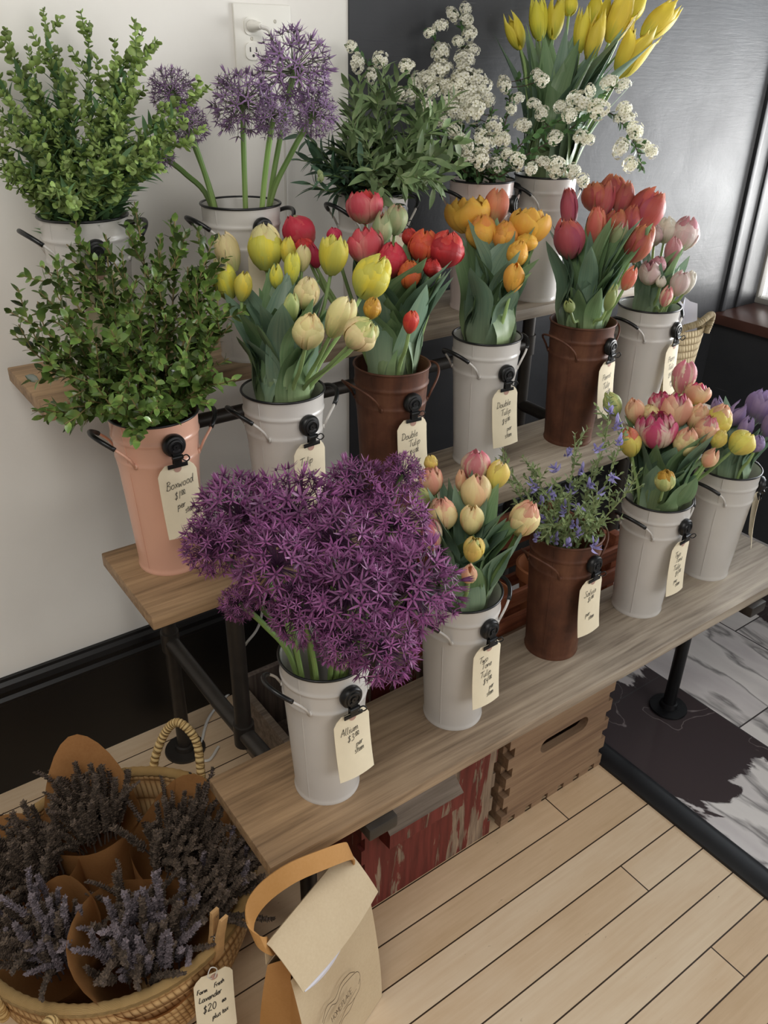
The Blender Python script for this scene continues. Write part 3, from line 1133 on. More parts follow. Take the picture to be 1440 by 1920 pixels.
TAGME = tag_mesh().mesh('card', M['tag'], True, 40)
g = G()
for sg in (0,):
    th = np.linspace(0, 2*PI, 20)[:-1]
    V = [(.0065*math.cos(t), -.0085+.0065*math.sin(t), tag_surf(.0065*math.cos(t), -.01)+.0005) for t in th]
    g.add(V, [tuple(range(len(V)))])
PATCHME = g.mesh('reinforcement', M['patch'], False)
S = .0072
TEXTS = {
 'M1': [('Boxwood', -.022, -.043, 1.05), ('$1^00', -.012, -.062, 1.0), ('per', -.010, -.078, .85), ('stem', .001, -.088, .8)],
 'M2': [('Tulip', -.022, -.040, 1.0), ('Akebono', -.024, -.062, .85), ('$4^00', -.012, -.081, .95), ('per', -.006, -.097, .8), ('stem', .002, -.109, .8)],
 'M3': [('Double', -.024, -.040, 1.0), ('Tulip', -.010, -.056, 1.0), ('$4^00', -.010, -.075, .95), ('per', .002, -.091, .8), ('stem', -.002, -.107, .85)],
 'M4': [('Double', -.022, -.042, 1.0), ('Tulip', -.012, -.060, 1.0), ('$4^00', -.010, -.080, .95), ('per', .002, -.096, .8), ('stem', -.004, -.111, .85)],
 'M5': [('Parrot', -.020, -.044, 1.0), ('Tulip', -.016, -.064, 1.0), ('$4^00', -.008, -.083, .95), ('per', .002, -.098, .75), ('stem', .004, -.108, .75)],
 'M6': [('Peony', -.020, -.044, 1.0), ('Tulip', -.016, -.064, 1.0), ('$4^00', -.014, -.084, .95), ('per', -.006, -.099, .75), ('stem', -.002, -.110, .75)],
 'B1': [('Allium', -.022, -.040, 1.05), ('$3^00', -.012, -.056, 1.0), ('per', .002, -.070, .8), ('stem', -.002, -.083, .85)],
 'B2': [('Two', -.020, -.036, .95), ('Tone', -.014, -.050, .95), ('Tulip', -.016, -.068, .95), ('$4^00', -.010, -.084, .95), ('per', .004, -.098, .75), ('stem', -.002, -.111, .8)],
 'B4': [('Two', -.020, -.038, .95), ('Tone', -.014, -.052, .95), ('Tulip', -.018, -.070, .95), ('$4^00', -.010, -.086, .95), ('per', -.012, -.101, .75), ('stem', -.006, -.111, .8)],
 'B3': [('Salvia', -.020, -.040, 1.05), ('$1^00', -.010, -.054, .9), ('per', -.014, -.086, .8), ('stem', -.006, -.096, .8)],
}
TEXTS['B5'] = TEXTS['B4']
CLIPS = {'B1': (-90, .038), 'B2': (-88, .043), 'B3': (-88, .040), 'B4': (-86, .043), 'B5': (-52, .035), 'M1': (-90, .033), 'M2': (-85, .045), 'M3': (-94, .054),
         'M4': (-95, .062), 'M5': (-80, .042), 'M6': (-78, .045), 'T1': (-97, .045), 'T2': (-88, .033), 'T3': (-80, .033), 'T4': (-56, .048)}
SAYS = {'M1': 'Boxwood', 'M2': 'Tulip Akebono', 'M3': 'Double Tulip', 'M4': 'Double Tulip', 'M5': 'Parrot Tulip', 'M6': 'Peony Tulip', 'B1': 'Allium',
        'B2': 'Two Tone Tulip', 'B3': 'Salvia', 'B4': 'Two Tone Tulip'}
SPOT = {'B1': 'nearest white bucket', 'B2': 'white bucket beside the purple alliums', 'B3': 'rusty salvia bucket', 'B4': 'white bucket right of the salvia',
        'B5': 'rightmost white bucket', 'M1': 'pink boxwood bucket', 'M2': 'white bucket beside the boxwood', 'M3': 'rusty bucket of red tulips',
        'M4': 'white bucket of orange tulips', 'M5': 'rusty parrot tulip bucket', 'M6': 'white bucket beside the straw tote', 'T1': 'white pennycress bucket',
        'T2': 'white mauve-allium bucket', 'T3': 'white foliage bucket', 'T4': 'blush spirea bucket'}
for k, (ang, dz) in CLIPS.items():
    x, y, r = BK[k]
    a = math.radians(ang)
    nv = np.array([math.cos(a), math.sin(a), 0])
    zc = HB_-dz
    rr = prof_at(zc)+.0015
    pos = np.array([x, y, Z[r]])+nv*rr+np.array([0, 0, zc])
    rz = a+PI/2
    c = bpy.data.objects.new('magnetic_clip', None)
    COL.objects.link(c)
    c.empty_display_size = .02
    c.location = pos
    c.rotation_euler = (PI/2, 0, rz)
    tag(c, f'black magnetic clip holding the tag on the {SPOT[k]}', 'clip', 'black magnetic clips on the buckets')
    link('magnet_disc', CLIP_DISC, c)
    link('clip_jaw', CLIP_JAW, c)
    tg = bpy.data.objects.new('price_tag', TAGME)
    COL.objects.link(tg)
    tw = random.Random(k).uniform(-.06, .06)
    tg.location = pos+nv*.0088+np.array([0, 0, -.0300])
    tg.rotation_euler = (PI/2, tw, rz)
    if k in SAYS:
        lab = f'cream price tag reading {SAYS[k]} clipped to the {SPOT[k]}'
    else:
        lab = f'cream price tag clipped to the {SPOT[k]}'
    tag(tg, lab, 'price tag', 'cream price tags on the buckets')
    link('reinforcement', PATCHME, tg)
    if k in TEXTS:
        g = G()
        for (s, tx, ty, sc) in TEXTS[k]:
            write(g, s, tx*1.05, ty, S*sc*.98, rot=.10, surf=tag_surf, width=.00085)
        part('handwriting', g, M['ink'], tg)


# ------------------------------------------------------------------ other furniture: crates, basket, bag, tote, cord, outlet
def crate_front(w, h, notch, slot=None, foot=None):
    """outline of a box face with finger joints at both sides, optional hand slot and notches along its foot"""
    out = [(0, 0)]
    if foot:
        n = foot
        for i in range(n):
            a = w*(.10+.80*i/(n-1))
            out += [(a-.010, 0), (a-.010, .017), (a+.010, .017), (a+.010, 0)]
    out.append((w, 0))
    k = 5
    for i in range(k):
        z0, z1 = h*i/k, h*(i+1)/k
        out += [(w, z0), (w, z0+.55*(z1-z0)), (w-notch, z0+.55*(z1-z0)), (w-notch, z1)]
    for i in reversed(range(k)):
        z0, z1 = h*i/k, h*(i+1)/k
        out += [(notch, z1), (notch, z0+.55*(z1-z0)), (0, z0+.55*(z1-z0)), (0, z0)]
    clean = []
    for p in out:
        if not clean or (abs(p[0]-clean[-1][0])+abs(p[1]-clean[-1][1])) > 1e-6:
            clean.append(p)
    if abs(clean[0][0]-clean[-1][0])+abs(clean[0][1]-clean[-1][1]) < 1e-6:
        clean.pop()
    return curve_shape(clean, [slot] if slot else [], .019)


def rect_part(name, x0, x1, y0, y1, z0, z1, mat, parent, ch=.0025):
    g = G()
    gbox(g, x0, x1, y0, y1, z0, z1, ch=ch)
    return part(name, g, mat, parent)


# red painted hive box
e = empty('wooden_crate', (.622, -.752, 0), 'old box with peeling red paint under the lowest board', 'crate')
V, F = crate_front(.350, .372, .008)
g = G(); g.add(np.stack([V[:, 0], V[:, 2], V[:, 1]], 1), F)
part('front_panel', g, M['redpaint'], e, False)
for x0 in (.009, .327):
    rect_part('side_panel', x0, x0+.016, .010, .205, .002, .368, M['redpaint'], e)
rect_part('back_panel', .009, .343, .205, .222, .002, .368, M['redpaint'], e)
rect_part('floor_panel', .026, .326, .011, .204, .004, .018, M['greywood'], e)
g = G()
V = [(.042, -.044, .240), (.226, -.044, .240), (.226, -.010, .268), (.042, -.010, .268), (.042, -.044, .203), (.226, -.044, .203), (.226, -.010, .198), (.042, -.010, .198)]
g.add(V, [(0, 1, 2, 3), (4, 7, 6, 5), (0, 4, 5, 1), (1, 5, 6, 2), (3, 2, 6, 7), (0, 3, 7, 4)])
h = part('cleat', g, [M['redpaint'], M['greywood']], e, False)
h.data.polygons[0].material_index = 1

# natural box with a hand slot
e = empty('wooden_crate', (1.003, -.757, 0), 'natural wooden box with an oval hand slot under the lowest board', 'crate')
slot = rrect(.100, .168, .255, .208, .0199, 8)
V, F = crate_front(.336, .300, .016, slot[::-1], 6)
g = G(); g.add(np.stack([V[:, 0], V[:, 2], V[:, 1]], 1), F)
part('front_panel', g, M['hive'], e, False)
for x0 in (.0, .318):
    gg = G()
    for i in range(5):
        z0 = .30*i/5
        gbox(gg, x0+(.0 if x0 < .1 else .004), x0+(.014 if x0 < .1 else .018), .0096, .25, z0+.034, z0+.0595, ch=.001)
    gbox(gg, x0+.003, x0+.015, .0098, .25, .004, .296, ch=.001)
    part('side_panel', gg, M['hive'], e)
rect_part('back_panel', .016, .317, .232, .249, .004, .296, M['hive'], e)
rect_part('floor_panel', .016, .317, .0105, .231, .004, .016, M['hive'], e)

# grey open crate behind the lowest board
e = empty('wooden_crate', (.640, -.46, 0), 'grey open wooden crate on the floor behind the nearest bucket', 'crate')
rect_part('end_panel', 0, .018, .0, .28, .0, .20, M['greywood'], e)
rect_part('end_panel', .342, .36, .0, .28, .0, .20, M['greywood'], e)
rect_part('side_panel', .0185, .3415, .0, .016, .0, .20, M['wcrate'], e)
rect_part('side_panel', .0185, .3415, .264, .28, .0, .20, M['wcrate'], e)
rect_part('floor_panel', .0185, .3415, .0165, .2635, .004, .016, M['wcrate'], e)


# reddish slatted crates stacked behind the rusty salvia bucket
def slat_crate(x0, x1, y0, y1, z0, h, label):
    e = empty('slatted_crate', (x0, y0, z0), label, 'crate', 'slatted crates under the middle board')
    w, d = x1-x0, y1-y0
    for px in (.013, w-.038):
        for py in (.013, d-.038):
            rect_part('corner_post', px, px+.025, py, py+.025, 0, h, M['slatwood'], e)
    n = 4
    for i in range(n):
        za = h*(i+.08)/n
        zb = za+h/n*.55
        rect_part('slat', 0, w, 0, .0125, za, zb, M['slatwood'], e)
        rect_part('slat', 0, w, d-.0125, d, za, zb, M['slatwood'], e)
        rect_part('slat', .0003, .0127, .0131, d-.0131, za, zb, M['slatwood'], e)
        rect_part('slat', w-.0127, w-.0003, .0131, d-.0131, za, zb, M['slatwood'], e)
    for i in range(5):
        ya = .018+(d-.036)*i/5
        rect_part('floor_slat', .0132, w-.0132, ya, ya+(d-.036)/5*.7, .002, .010, M['slatwood'], e)
    return e


slat_crate(1.06, 1.50, -.625, -.34, 0, .275, 'reddish slatted wooden crate on the floor behind the rusty salvia bucket')
slat_crate(1.06, 1.50, -.620, -.345, .2755, .265, 'reddish slatted wooden crate stacked on another behind the rusty salvia bucket')
# terracotta pots standing in the upper crate
for i, (px, py) in enumerate(((1.17, -.48), (1.37, -.47))):
    g = G()
    glathe(g, [(.004, .002), (.040, .002), (.041, 0), (.055, .105), (.062, .105), (.064, .135), (.058, .137), (.052, .108), (.038, .012), (.004, .01)], 32)
    o = link('terracotta_pot', g.mesh('terracotta_pot', M['terracotta'], True, 40), None, (px, py, .2755+.0105))
    tag(o, ['terracotta pot in the upper slatted crate, left one', 'terracotta pot in the upper slatted crate, right one'][i], 'pot', 'terracotta pots in the crate')

# straw basket with lavender
BX, BY, BZ, BRR = .210, -.590, .252, .243
e = empty('straw_basket', (BX, BY, 0), 'round woven straw basket full of lavender on the floor at bottom left', 'basket')
g = G()
prof = [(.01, .004)]
for i in range(40):
    t = i/39
    r = .165+(BRR-.165)*math.sin(t*PI/2)**.8
    z = .002+t*(BZ-.004)
    prof.append((r+.0028*abs(math.sin(t*16*PI)), z))
for i in range(20):
    t = 1-i/19
    r = .165+(BRR-.165)*math.sin(t*PI/2)**.8-.010
    prof.append((r, .012+t*(BZ-.016)))
prof.append((.01, .012))
glathe(g, prof, 96)
part('body', g, M['straw'], e, True, 80)
g = G()
th = np.linspace(0, 2*PI, 193)
ring = np.stack([(BRR-.003)*np.cos(th), (BRR-.003)*np.sin(th), 0*th+BZ+.002], 1)
rad = .0095+.0012*np.abs(np.sin(th*48))
gtube(g, ring, rad, 12, False)
part('rim', g, M['strawrim'], e, True, 80)


def rope(g, pts, r, twist=60):
    P = smooth_path(pts, 160)
    rad = r*(1+.16*np.abs(np.sin(np.linspace(0, 40*PI, 161)[:160])))
    gtube(g, P, rad, 12)


g = G()
ctr = np.array([BX, BY, 0])
a0, a1 = at_z((288, 1440), BZ)-ctr, at_z((372, 1462), BZ)-ctr
# keep the handle's roots on the rim circle
a0[:2] *= (BRR+.006)/np.linalg.norm(a0[:2]); a1[:2] *= (BRR+.006)/np.linalg.norm(a1[:2])
mid = (a0+a1)/2
out = nrm(mid*[1, 1, 0])
rope(g, [a0+[0, 0, -.06], a0+[0, 0, .01]+out*.006, a0*.80+a1*.20+out*.03+[0, 0, .075], mid+out*.035+[0, 0, .105], a1*.85+a0*.15+out*.03+[0, 0, .07], a1+out*.006+[0, 0, .005], a1+[0, 0, -.06]], .0080)
part('handle', g, M['rope'], e, True, 80)
g = G()
b0 = at_z((118, 1872), BZ)-ctr
b0[:2] *= (BRR+.008)/np.linalg.norm(b0[:2])
tang = np.array([-b0[1], b0[0], 0])/np.linalg.norm(b0[:2])
out = nrm(b0*[1, 1, 0])
b1 = b0-tang*.11; b1[:2] *= (BRR+.008)/np.linalg.norm(b1[:2])
rope(g, [b0+[0, 0, -.05], b0+out*.012+[0, 0, .012], b0+out*.05-tang*.01+[0, 0, -.01], (b0+b1)/2+out*.085+[0, 0, -.055], b1+out*.05+[0, 0, -.02], b1+out*.012+[0, 0, .01], b1+[0, 0, -.05]], .0085)
part('handle', g, M['rope'], e, True, 80)


def lav_spike(seed):
    rg = np.random.default_rng(seed)
    g = G()
    bend = rg.normal(0, .012, 2)
    P = np.array([(bend[0]*(t**2), bend[1]*(t**2), t*.125) for t in np.linspace(0, 1, 9)])
    gtube(g, P, .0011, 5)
    V0 = np.array([(1, 0, 0), (0, 1, 0), (-1, 0, 0), (0, -1, 0), (0, 0, 1.5), (0, 0, -1.2)], float)
    F0 = [(0, 1, 4), (1, 2, 4), (2, 3, 4), (3, 0, 4), (1, 0, 5), (2, 1, 5), (3, 2, 5), (0, 3, 5)]
    Ms, Ts, tn = [], [], []
    for lev in np.linspace(.30, 1, 22):
        c = np.array([bend[0]*lev**2, bend[1]*lev**2, lev*.125])
        for k in range(7):
            a = k*2*PI/7+lev*11+rg.normal(0, .3)
            d = np.array([math.cos(a), math.sin(a), 1.1])
            rr = .0027*(1-.25*lev)*rg.uniform(.7, 1.5)
            B = basis(d)
            Ms.append(np.stack([B[:, 1]*rr*.62, B[:, 2]*rr*.62, B[:, 0]*rr*.9], 1))
            Ts.append(c+np.array([math.cos(a), math.sin(a), 0])*(.0034*(1-.45*lev))*rg.uniform(.5, 1.2))
            tn.append(rg.random())
    inst(g, (V0, F0, np.zeros((6, 2))), Ms, Ts, np.array(tn))
    return g


LAVM = [lav_spike(s).mesh('lavender_spike', M['lav'], False) for s in range(5)]
LAVB = [lav_spike(s+20).mesh('lavender_spike', M['lav2'], False) for s in range(4)]
BUN = [  # pixel of the head, height of the head, direction in which the paper stands tallest, how much taller, where it is
 ((28, 1590), .31, (-.2, 1, 0), .05, .0, 'brown paper wrapped lavender bundle at the left edge of the basket'),
 ((160, 1490), .33, (.2, 1, 0), .12, .0, 'lavender bundle in a tall peaked brown paper cone at the back of the basket'),
 ((345, 1545), .33, (.6, .8, 0), .06, .0, 'lavender bundle in brown paper beside the basket handle at the right back'),
 ((432, 1640), .31, (-.7, .2, 0), .0, .1, 'lavender bundle leaning over the right rim of the basket'),
 ((62, 1750), .31, (.8, .3, 0), .03, .5, 'silvery lavender bundle at the front left of the basket'),
 ((278, 1745), .310, (-.8, .3, 0), .05, .45, 'largest lavender bundle, at the front of the basket above the tag'),
]
for bi, (px, hz, bd, tall, blue, lab) in enumerate(BUN):
    top = at_z(px, hz)
    root = np.array([BX+(top[0]-BX)*.45, BY+(top[1]-BY)*.45, .022])
    ax = nrm(top-root)
    L = np.linalg.norm(top-root)
    e = empty('lavender_bundle', tuple(root), lab, 'lavender bundle', 'paper wrapped lavender bundles')
    Bm = basis(ax)
    A1, A2 = Bm[:, 1], Bm[:, 2]
    R1 = .066 if bi != 5 else .088
    bdir = nrm(np.array(bd))
    if bi != 3:
        g = G()
        nu, nv = 40, 12
        V, U = [], []
        for j in range(nv):
            v = j/(nv-1)
            for i in range(nu):
                th = 2*PI*1.06*i/(nu-1)
                d = A1*math.cos(th)+A2*math.sin(th)
                up = max(0, float(d @ bdir))
                ht = (L-.035-.03*(1-up))+tall*up**3
                rr = (.016+(R1+.004)*v**.85)*(1+.02*i/nu)+.012*up*v*v
                V.append(ax*ht*v+d*rr+d*.0025*math.sin(5*th+bi)*v)
                U.append((i/(nu-1), v))
        g.add(np.array(V), grid_faces(nu, nv), U)
        o = part('paper_wrap', g, M['kraft'], e, True, 60)
    ns = 72 if bi != 5 else 96
    rg = np.random.default_rng(40+bi)
    for k in range(ns):
        q = math.sqrt((k+.5)/ns)
        th = k*2.39996
        d = A1*math.cos(th)+A2*math.sin(th)
        hd = ax+d*q*(.26 if bi not in (3, 5) else .36)+rg.normal(0, .16, 3)
        hd = nrm(hd)
        base = ax*(L-.095+.02*(1-q)+rg.normal(0, .014))+d*q*(R1-.010)*.80
        bw_ = root+base
        rv = bw_[:2]-np.array([BX, BY])
        if bw_[2] < BZ+.055 and np.linalg.norm(rv) > BRR-.046:
            base[:2] += nrm(rv)*(BRR-.046)-rv
        tp_ = root+base+hd*.12
        if tp_[2] < BZ+.065 and np.linalg.norm(tp_[:2]-np.array([BX, BY])) > BRR-.022:
            hd = nrm(hd*[.2, .2, 0]+np.array([0, 0, 1.0]))
        me = (LAVB if rg.random() < blue else LAVM)[k % 4]
        o = link('lavender_spike', me, e, tuple(base))
        o.rotation_euler = Vector(hd).to_track_quat('Z', 'Y').to_euler()
        s = rg.uniform(.7, 1.05)
        o.scale = (s*1.75, s*1.75, s*.95)

# clothespin and tag on the basket rim
pp = at_z((408, 1805), BZ+.0)-ctr
pp[:2] *= (BRR+.006)/np.linalg.norm(pp[:2])
pin_at = pp+ctr
nv = nrm(pp*[1, 1, 0])
tv = np.array([-nv[1], nv[0], 0])
face = nrm(np.array([-.45, -.89, 0]))
e = bpy.data.objects.new('clothespin', None); COL.objects.link(e)
ra = math.radians(-70.5)
nv = np.array([math.cos(ra), math.sin(ra), 0])
e.location = (BX+nv[0]*(BRR-.003), BY+nv[1]*(BRR-.003), BZ-.022)
e.rotation_euler = (math.radians(4), math.radians(8), ra+PI/2)
e.scale = (1.25, 1.25, 1.25)
tag(e, 'wooden clothespin clipping the lavender tag to the basket rim', 'clothespin')
for sgn in (-1, 1):
    g = G()
    V = []
    for z, off, th in ((-.002, .0018, .004), (.018, .0030, .0062), (.045, .0022, .0062), (.082, .0060, .0045)):
        V += [(-.006, sgn*off, z), (.006, sgn*off, z), (.006, sgn*(off+th), z), (-.006, sgn*(off+th), z)]
    F = []
    for j in range(3):
        for i in range(4):
            k = (i+1) % 4
            F.append((j*4+i, j*4+k, (j+1)*4+k, (j+1)*4+i))
    F += [(3, 2, 1, 0), (12, 13, 14, 15)]
    g.add(V, F)
    part('prong', g, M['pinwood'], e, False)
g = G()
th = np.linspace(0, 8*PI, 60)
gtube(g, np.stack([-.006+.012*np.linspace(0, 1, 60), .0045*np.cos(th), .040+.0045*np.sin(th)], 1), .0009, 6)
part('spring', g, M['spring'], e)
tg = bpy.data.objects.new('price_tag', None); COL.objects.link(tg)
ztop = at_y((395, 1790), float(pin_at[1])-.02)
tg.location = (BX+.064, BY-BRR-.016, BZ-.006)
tg.rotation_euler = (math.radians(84), math.radians(5), math.radians(-5))
tag(tg, 'cream tag reading Farm Fresh Lavender hanging on the straw basket', 'price tag')
part('card', tag_mesh(), M['tag'], tg)
link('reinforcement', PATCHME, tg)
g = G()
for (s, tx, ty, sc) in (('Farm', -.029, -.036, .72), ('Fresh', -.001, -.032, .72), ('Lavender', -.027, -.054, .88), ('$20', -.022, -.077, 1.25), ('ea', .010, -.070, .7), ('plus tax', -.008, -.094, .75)):
    write(g, s, tx, ty, S*sc*.9, rot=.14, surf=tag_surf, width=.0013)
part('handwriting', g, M['ink'], tg)
g = G()
gtube(g, smooth_path([(-.004, -.010, .001), (-.012, .004, .006), (-.006, .018, .004), (.004, .010, .004), (.001, -.009, .002)], 24), .0009, 6)
part('string', g, M['cord'], tg)

# folded paper tote bag
e = empty('lunch_bag', (.4405, -.904, 0), 'tan folded-top paper bag with strap standing on the plank floor', 'bag', None, math.radians(21))
bw, bd_, bh = .206, .12, .355
g = G()
V, U = [], []
nu, nv = 41, 12
rows = []
per = []
for i in range(41):       # perimeter, front first
    t = i/40*4
    if t < 1: per.append((-1+2*t, -1))
    elif t < 2: per.append((1, -1+2*(t-1)))
    elif t < 3: per.append((1-2*(t-2), 1))
    else: per.append((-1, 1-2*(t-3)))
for j in range(nv):
    v = j/(nv-1)
    z = .002+v*(bh-.055)
    dd = bd_/2*(1-.62*v**1.6)
    for i, (a, b) in enumerate(per):
        x = a*bw/2
        y = b*dd
        if abs(a) == 1:
            x -= a*.030*(1-abs(b))*(.35+.65*v)      # gussets fold inwards
        y += -.004*math.sin(PI*v)*b*(1-abs(a)**4)
        V.append((x, y, z)); U.append((i/40, v))
F = grid_faces(41, nv)
side = [1 if 10 <= (k % 40) < 20 or (k % 40) >= 30 else 0 for k in range(len(F))]
g.add(V, F, U)
g.M = side
g.add([(-bw/2, -bd_/2, .002), (bw/2, -bd_/2, .002), (bw/2, bd_/2, .002), (-bw/2, bd_/2, .002)], [(0, 1, 2, 3)])
part('body', g, [M['bagpaper'], M['baginside']], e, True, 30)


def sheet(g, P, thick, mi=0):
    """a bent sheet with thickness from a row-by-row grid of points"""
    P = np.asarray(P, float)
    nr, nc = P.shape[:2]
    du = np.gradient(P, axis=1); dv = np.gradient(P, axis=0)
    N = np.cross(du, dv); N /= np.linalg.norm(N, axis=2)[:, :, None]+1e-12
    A = (P+N*thick/2).reshape(-1, 3); B = (P-N*thick/2).reshape(-1, 3)
    n = nr*nc
    F = grid_faces(nc, nr)
    FF = [f for f in F]+[tuple(i+n for i in f[::-1]) for f in F]
    ring = list(range(nc))+[r*nc+nc-1 for r in range(1, nr)]+list(range(n-2, n-nc-1, -1))+[r*nc for r in range(nr-2, 0, -1)]
    FF += [(ring[(i+1) % len(ring)], ring[i], ring[i]+n, ring[(i+1) % len(ring)]+n) for i in range(len(ring))]
    g.add(np.concatenate([A, B]), FF, np.tile(np.stack([np.tile(np.linspace(0, 1, nc), nr), np.repeat(np.linspace(0, 1, nr), nc)], 1), (2, 1)), None, mi)


g = G()
zt = bh-.055
yf = -bd_/2*(1-.62)
rowsP = []
for (yy, zz) in ((.026, zt), (.026, bh-.008), (.021, bh), (.013, bh-.001), (-.006, bh-.016), (-.024, bh-.034), (-.038, bh-.050), (-.046, bh-.061)):
    k = (yy-.024)/(-.070)
    rowsP.append([(bw/2*s_, yy-.010*math.sin(PI*(s_+1)/2)*max(0, k-.6)*2, zz-.0*abs(s_)) for s_ in np.linspace(-1, 1, 13)])
sheet(g, rowsP, .0016)
part('flap', g, M['bagpaper'], e, True, 35)
# contents showing in the slit under the flap
g = G()
lens = lambda x: max(0.0, math.sin(PI*(x+.100)/.112))**.8
sheet(g, [[(x, -.0470, zt-.0055) for x in np.linspace(-.100, .012, 13)], [(x, -.0480-.004*lens(x), zt-.007-.006*lens(x)) for x in np.linspace(-.100, .012, 13)],
          [(x, -.0465-.004*lens(x), zt-.008-.016*lens(x)) for x in np.linspace(-.100, .012, 13)]], .0008)
part('tissue_paper', g, M['tissue'], e)
# strap: from the back left end of the fold over to the right end
g = G()
_c, _s = math.cos(math.radians(21)), math.sin(math.radians(21))
Cw = [(.346, -.915, .335), (.334, -.922, .355), (.323, -.903, .368), (.330, -.886, .392), (.356, -.884, .418), (.401, -.890, .436), (.458, -.892, .428), (.512, -.880, .396), (.527, -.866, .358), (.528, -.858, .335)]
C = smooth_path([((x-.4405)*_c+(y+.904)*_s, -(x-.4405)*_s+(y+.904)*_c, z) for x, y, z in Cw], 40)
Tn = np.gradient(C, axis=0); Tn /= np.linalg.norm(Tn, axis=1)[:, None]
side_v = np.array([.10, .55, .85]); side_v /= np.linalg.norm(side_v)
sheet(g, [[c+side_v*s_ for s_ in (-.016, 0, .016)] for c in C], .003)
part('strap', g, M['baginside'], e, True, 40)
# printed emblem: leafy outline and lettering on the front
g = G()


def front_pt(a, b):
    v = b/(bh-.055)
    return -bd_/2*(1-.62*max(0, v)**1.6)-.004*math.sin(PI*min(1, max(0, v)))


gl_ = G()
Q = []


def emblem_stroke(pts, wdt=.0011):
    P = smooth_path([(p[0], p[1], 0) for p in pts], 6*len(pts))
    T = np.gradient(P, axis=0); T /= np.linalg.norm(T, axis=1)[:, None]+1e-9
    N = np.stack([-T[:, 1], T[:, 0], 0*T[:, 0]], 1)*wdt/2
    V = np.concatenate([P+N, P-N]); n = len(P)
    gl_.add(V, [(i, i+n, i+n+1, i+1) for i in range(n-1)])


write(gl_, 'HOMEPLACE', -.030, -.005, .0068, slant=0, width=.0011, wavy=0)
NTXT = len(gl_.V)
emblem_stroke([(-.066, -.010), (-.060, .012), (-.030, .020), (-.012, .014), (.010, .022), (.035, .020), (.062, .014), (.068, .002), (.058, -.006)])
emblem_stroke([(-.062, .016), (-.040, .027), (-.014, .022), (.012, .029), (.040, .026), (.056, .018)])
emblem_stroke([(.066, -.002), (.058, -.014), (.030, -.017), (.010, -.013), (-.018, -.020), (-.046, -.018), (-.066, -.010)])
emblem_stroke([(.040, -.017), (.018, -.024), (-.006, -.022), (-.030, -.028), (-.052, -.022)])
emblem_stroke([(.0, -.009), (.024, -.010), (.050, -.008)], .0008)
rotm = math.radians(4)
for V in gl_.V[NTXT:]:
    V[:, 0] *= .80
    V[:, 1] *= 1.55
for V in gl_.V:
    x, y = V[:, 0].copy(), V[:, 1].copy()
    X = -.014+x*math.cos(rotm)-y*math.sin(rotm)
    Zz = .140+x*math.sin(rotm)+y*math.cos(rotm)
    V[:, 0] = X
    V[:, 2] = Zz
    V[:, 1] = [front_pt(a, b)-.0012 for a, b in zip(X, Zz)]
part('printed_emblem', gl_, M['print'], e, False)

# straw tote at the right end of the middle board
e = empty('straw_tote', (1.838, -.415, Z[1]), 'small straw tote with rolled handle at right end of middle board', 'bag', None, math.radians(-8))
g = G()
prof_n = 30
V, U = [], []
nu = 40
for j in range(24):
    v = j/23
    for i in range(nu):
        th = 2*PI*i/nu
        c, s_ = math.cos(th), math.sin(th)
        ex = .056*(.72+.40*v)
        ey = .040*(.85+.25*v)
        x = math.copysign(abs(c)**.6, c)*ex
        y = math.copysign(abs(s_)**.6, s_)*ey
        bmp = 1+.02*abs(math.sin(v*11*PI))
        V.append((x*bmp, y*bmp, .002+v*.200+.015*v*(c*c)))
        U.append((i/nu, v))
F = [(j*nu+i, j*nu+(i+1) % nu, (j+1)*nu+(i+1) % nu, (j+1)*nu+i) for j in range(23) for i in range(nu)]+[tuple(range(nu-1, -1, -1))]
g.add(V, F, U)
part('body', g, M['straw_pale'], e, True, 70)
for yy, lean in ((-.040, -.02), (.040, .01)):
    g = G()
    rope(g, [(-.050, yy, .180), (-.048, yy+lean*.4, .212), (-.005, yy+lean, .226), (.040, yy+lean*.6, .240), (.058, yy+lean*.2, .228), (.054, yy, .190)], .0075, 50)
    part('handle', g, M['straw_pale'], e, True, 70)
g = G()
rr = random.Random(3)
P = [[(-.05+.1*i/8, .012*math.sin(i*1.3)+(j-1)*.012, .16+.05*j+.008*math.sin(i*2+j)) for i in range(9)] for j in range(3)]
sheet(g, P, .0012)
part('tissue_paper', g, M['tissue'], e)

# outlet, plug, cord
a = at_y((434, 5), 0)
px0, pz1 = float(a[0]), 1.612
e = empty('wall_outlet', (px0+.062, 0, pz1-.058), 'white two-gang outlet cover plate on the white wall', 'outlet')
g = G(); gbox(g, -.062, .062, -.006, 0, -.058, .058, ch=.004); part('cover_plate', g, M['plate'], e)
for dz in (.021, -.021):
    g = G()
    V, F = curve_shape(rrect(-.0165, -.0145, .0165, .0145, .010, 6), [], .004)
    g.add(np.stack([V[:, 0]-.026, V[:, 2]-.007, V[:, 1]+dz], 1), F)
    s = part('socket', g, M['plate'], e, True, 30)
    g = G()
    gbox(g, -.0335, -.0313, -.0096, -.0089, dz-.001, dz+.007)
    gbox(g, -.0207, -.0185, -.0096, -.0089, dz-.001, dz+.007)
    gtube(g, np.array([(-.026, -.0096, dz-.0075), (-.026, -.0089, dz-.0075)]), .0026, 12)
    part('slots', g, M['slot'], s, False)
g = G()
for sx, sz in ((-.026, 0), (.026, .030), (.026, -.030)):
    gg = G(); glathe(gg, [(.0005, .0012), (.003, .0009), (.0035, 0)], 16)
    xf(gg, Matrix.Translation((sx, -.006, sz)) @ Matrix.Rotation(PI/2, 4, 'X'))
    part('screw', gg, M['screw'], e)
px_, pz_ = px0+.036, pz1-.037+.0
e = empty('power_plug', (px_, -.0098, pz_), 'white plug with cord pushed into the upper socket of the outlet', 'plug')
g = G()
V = []
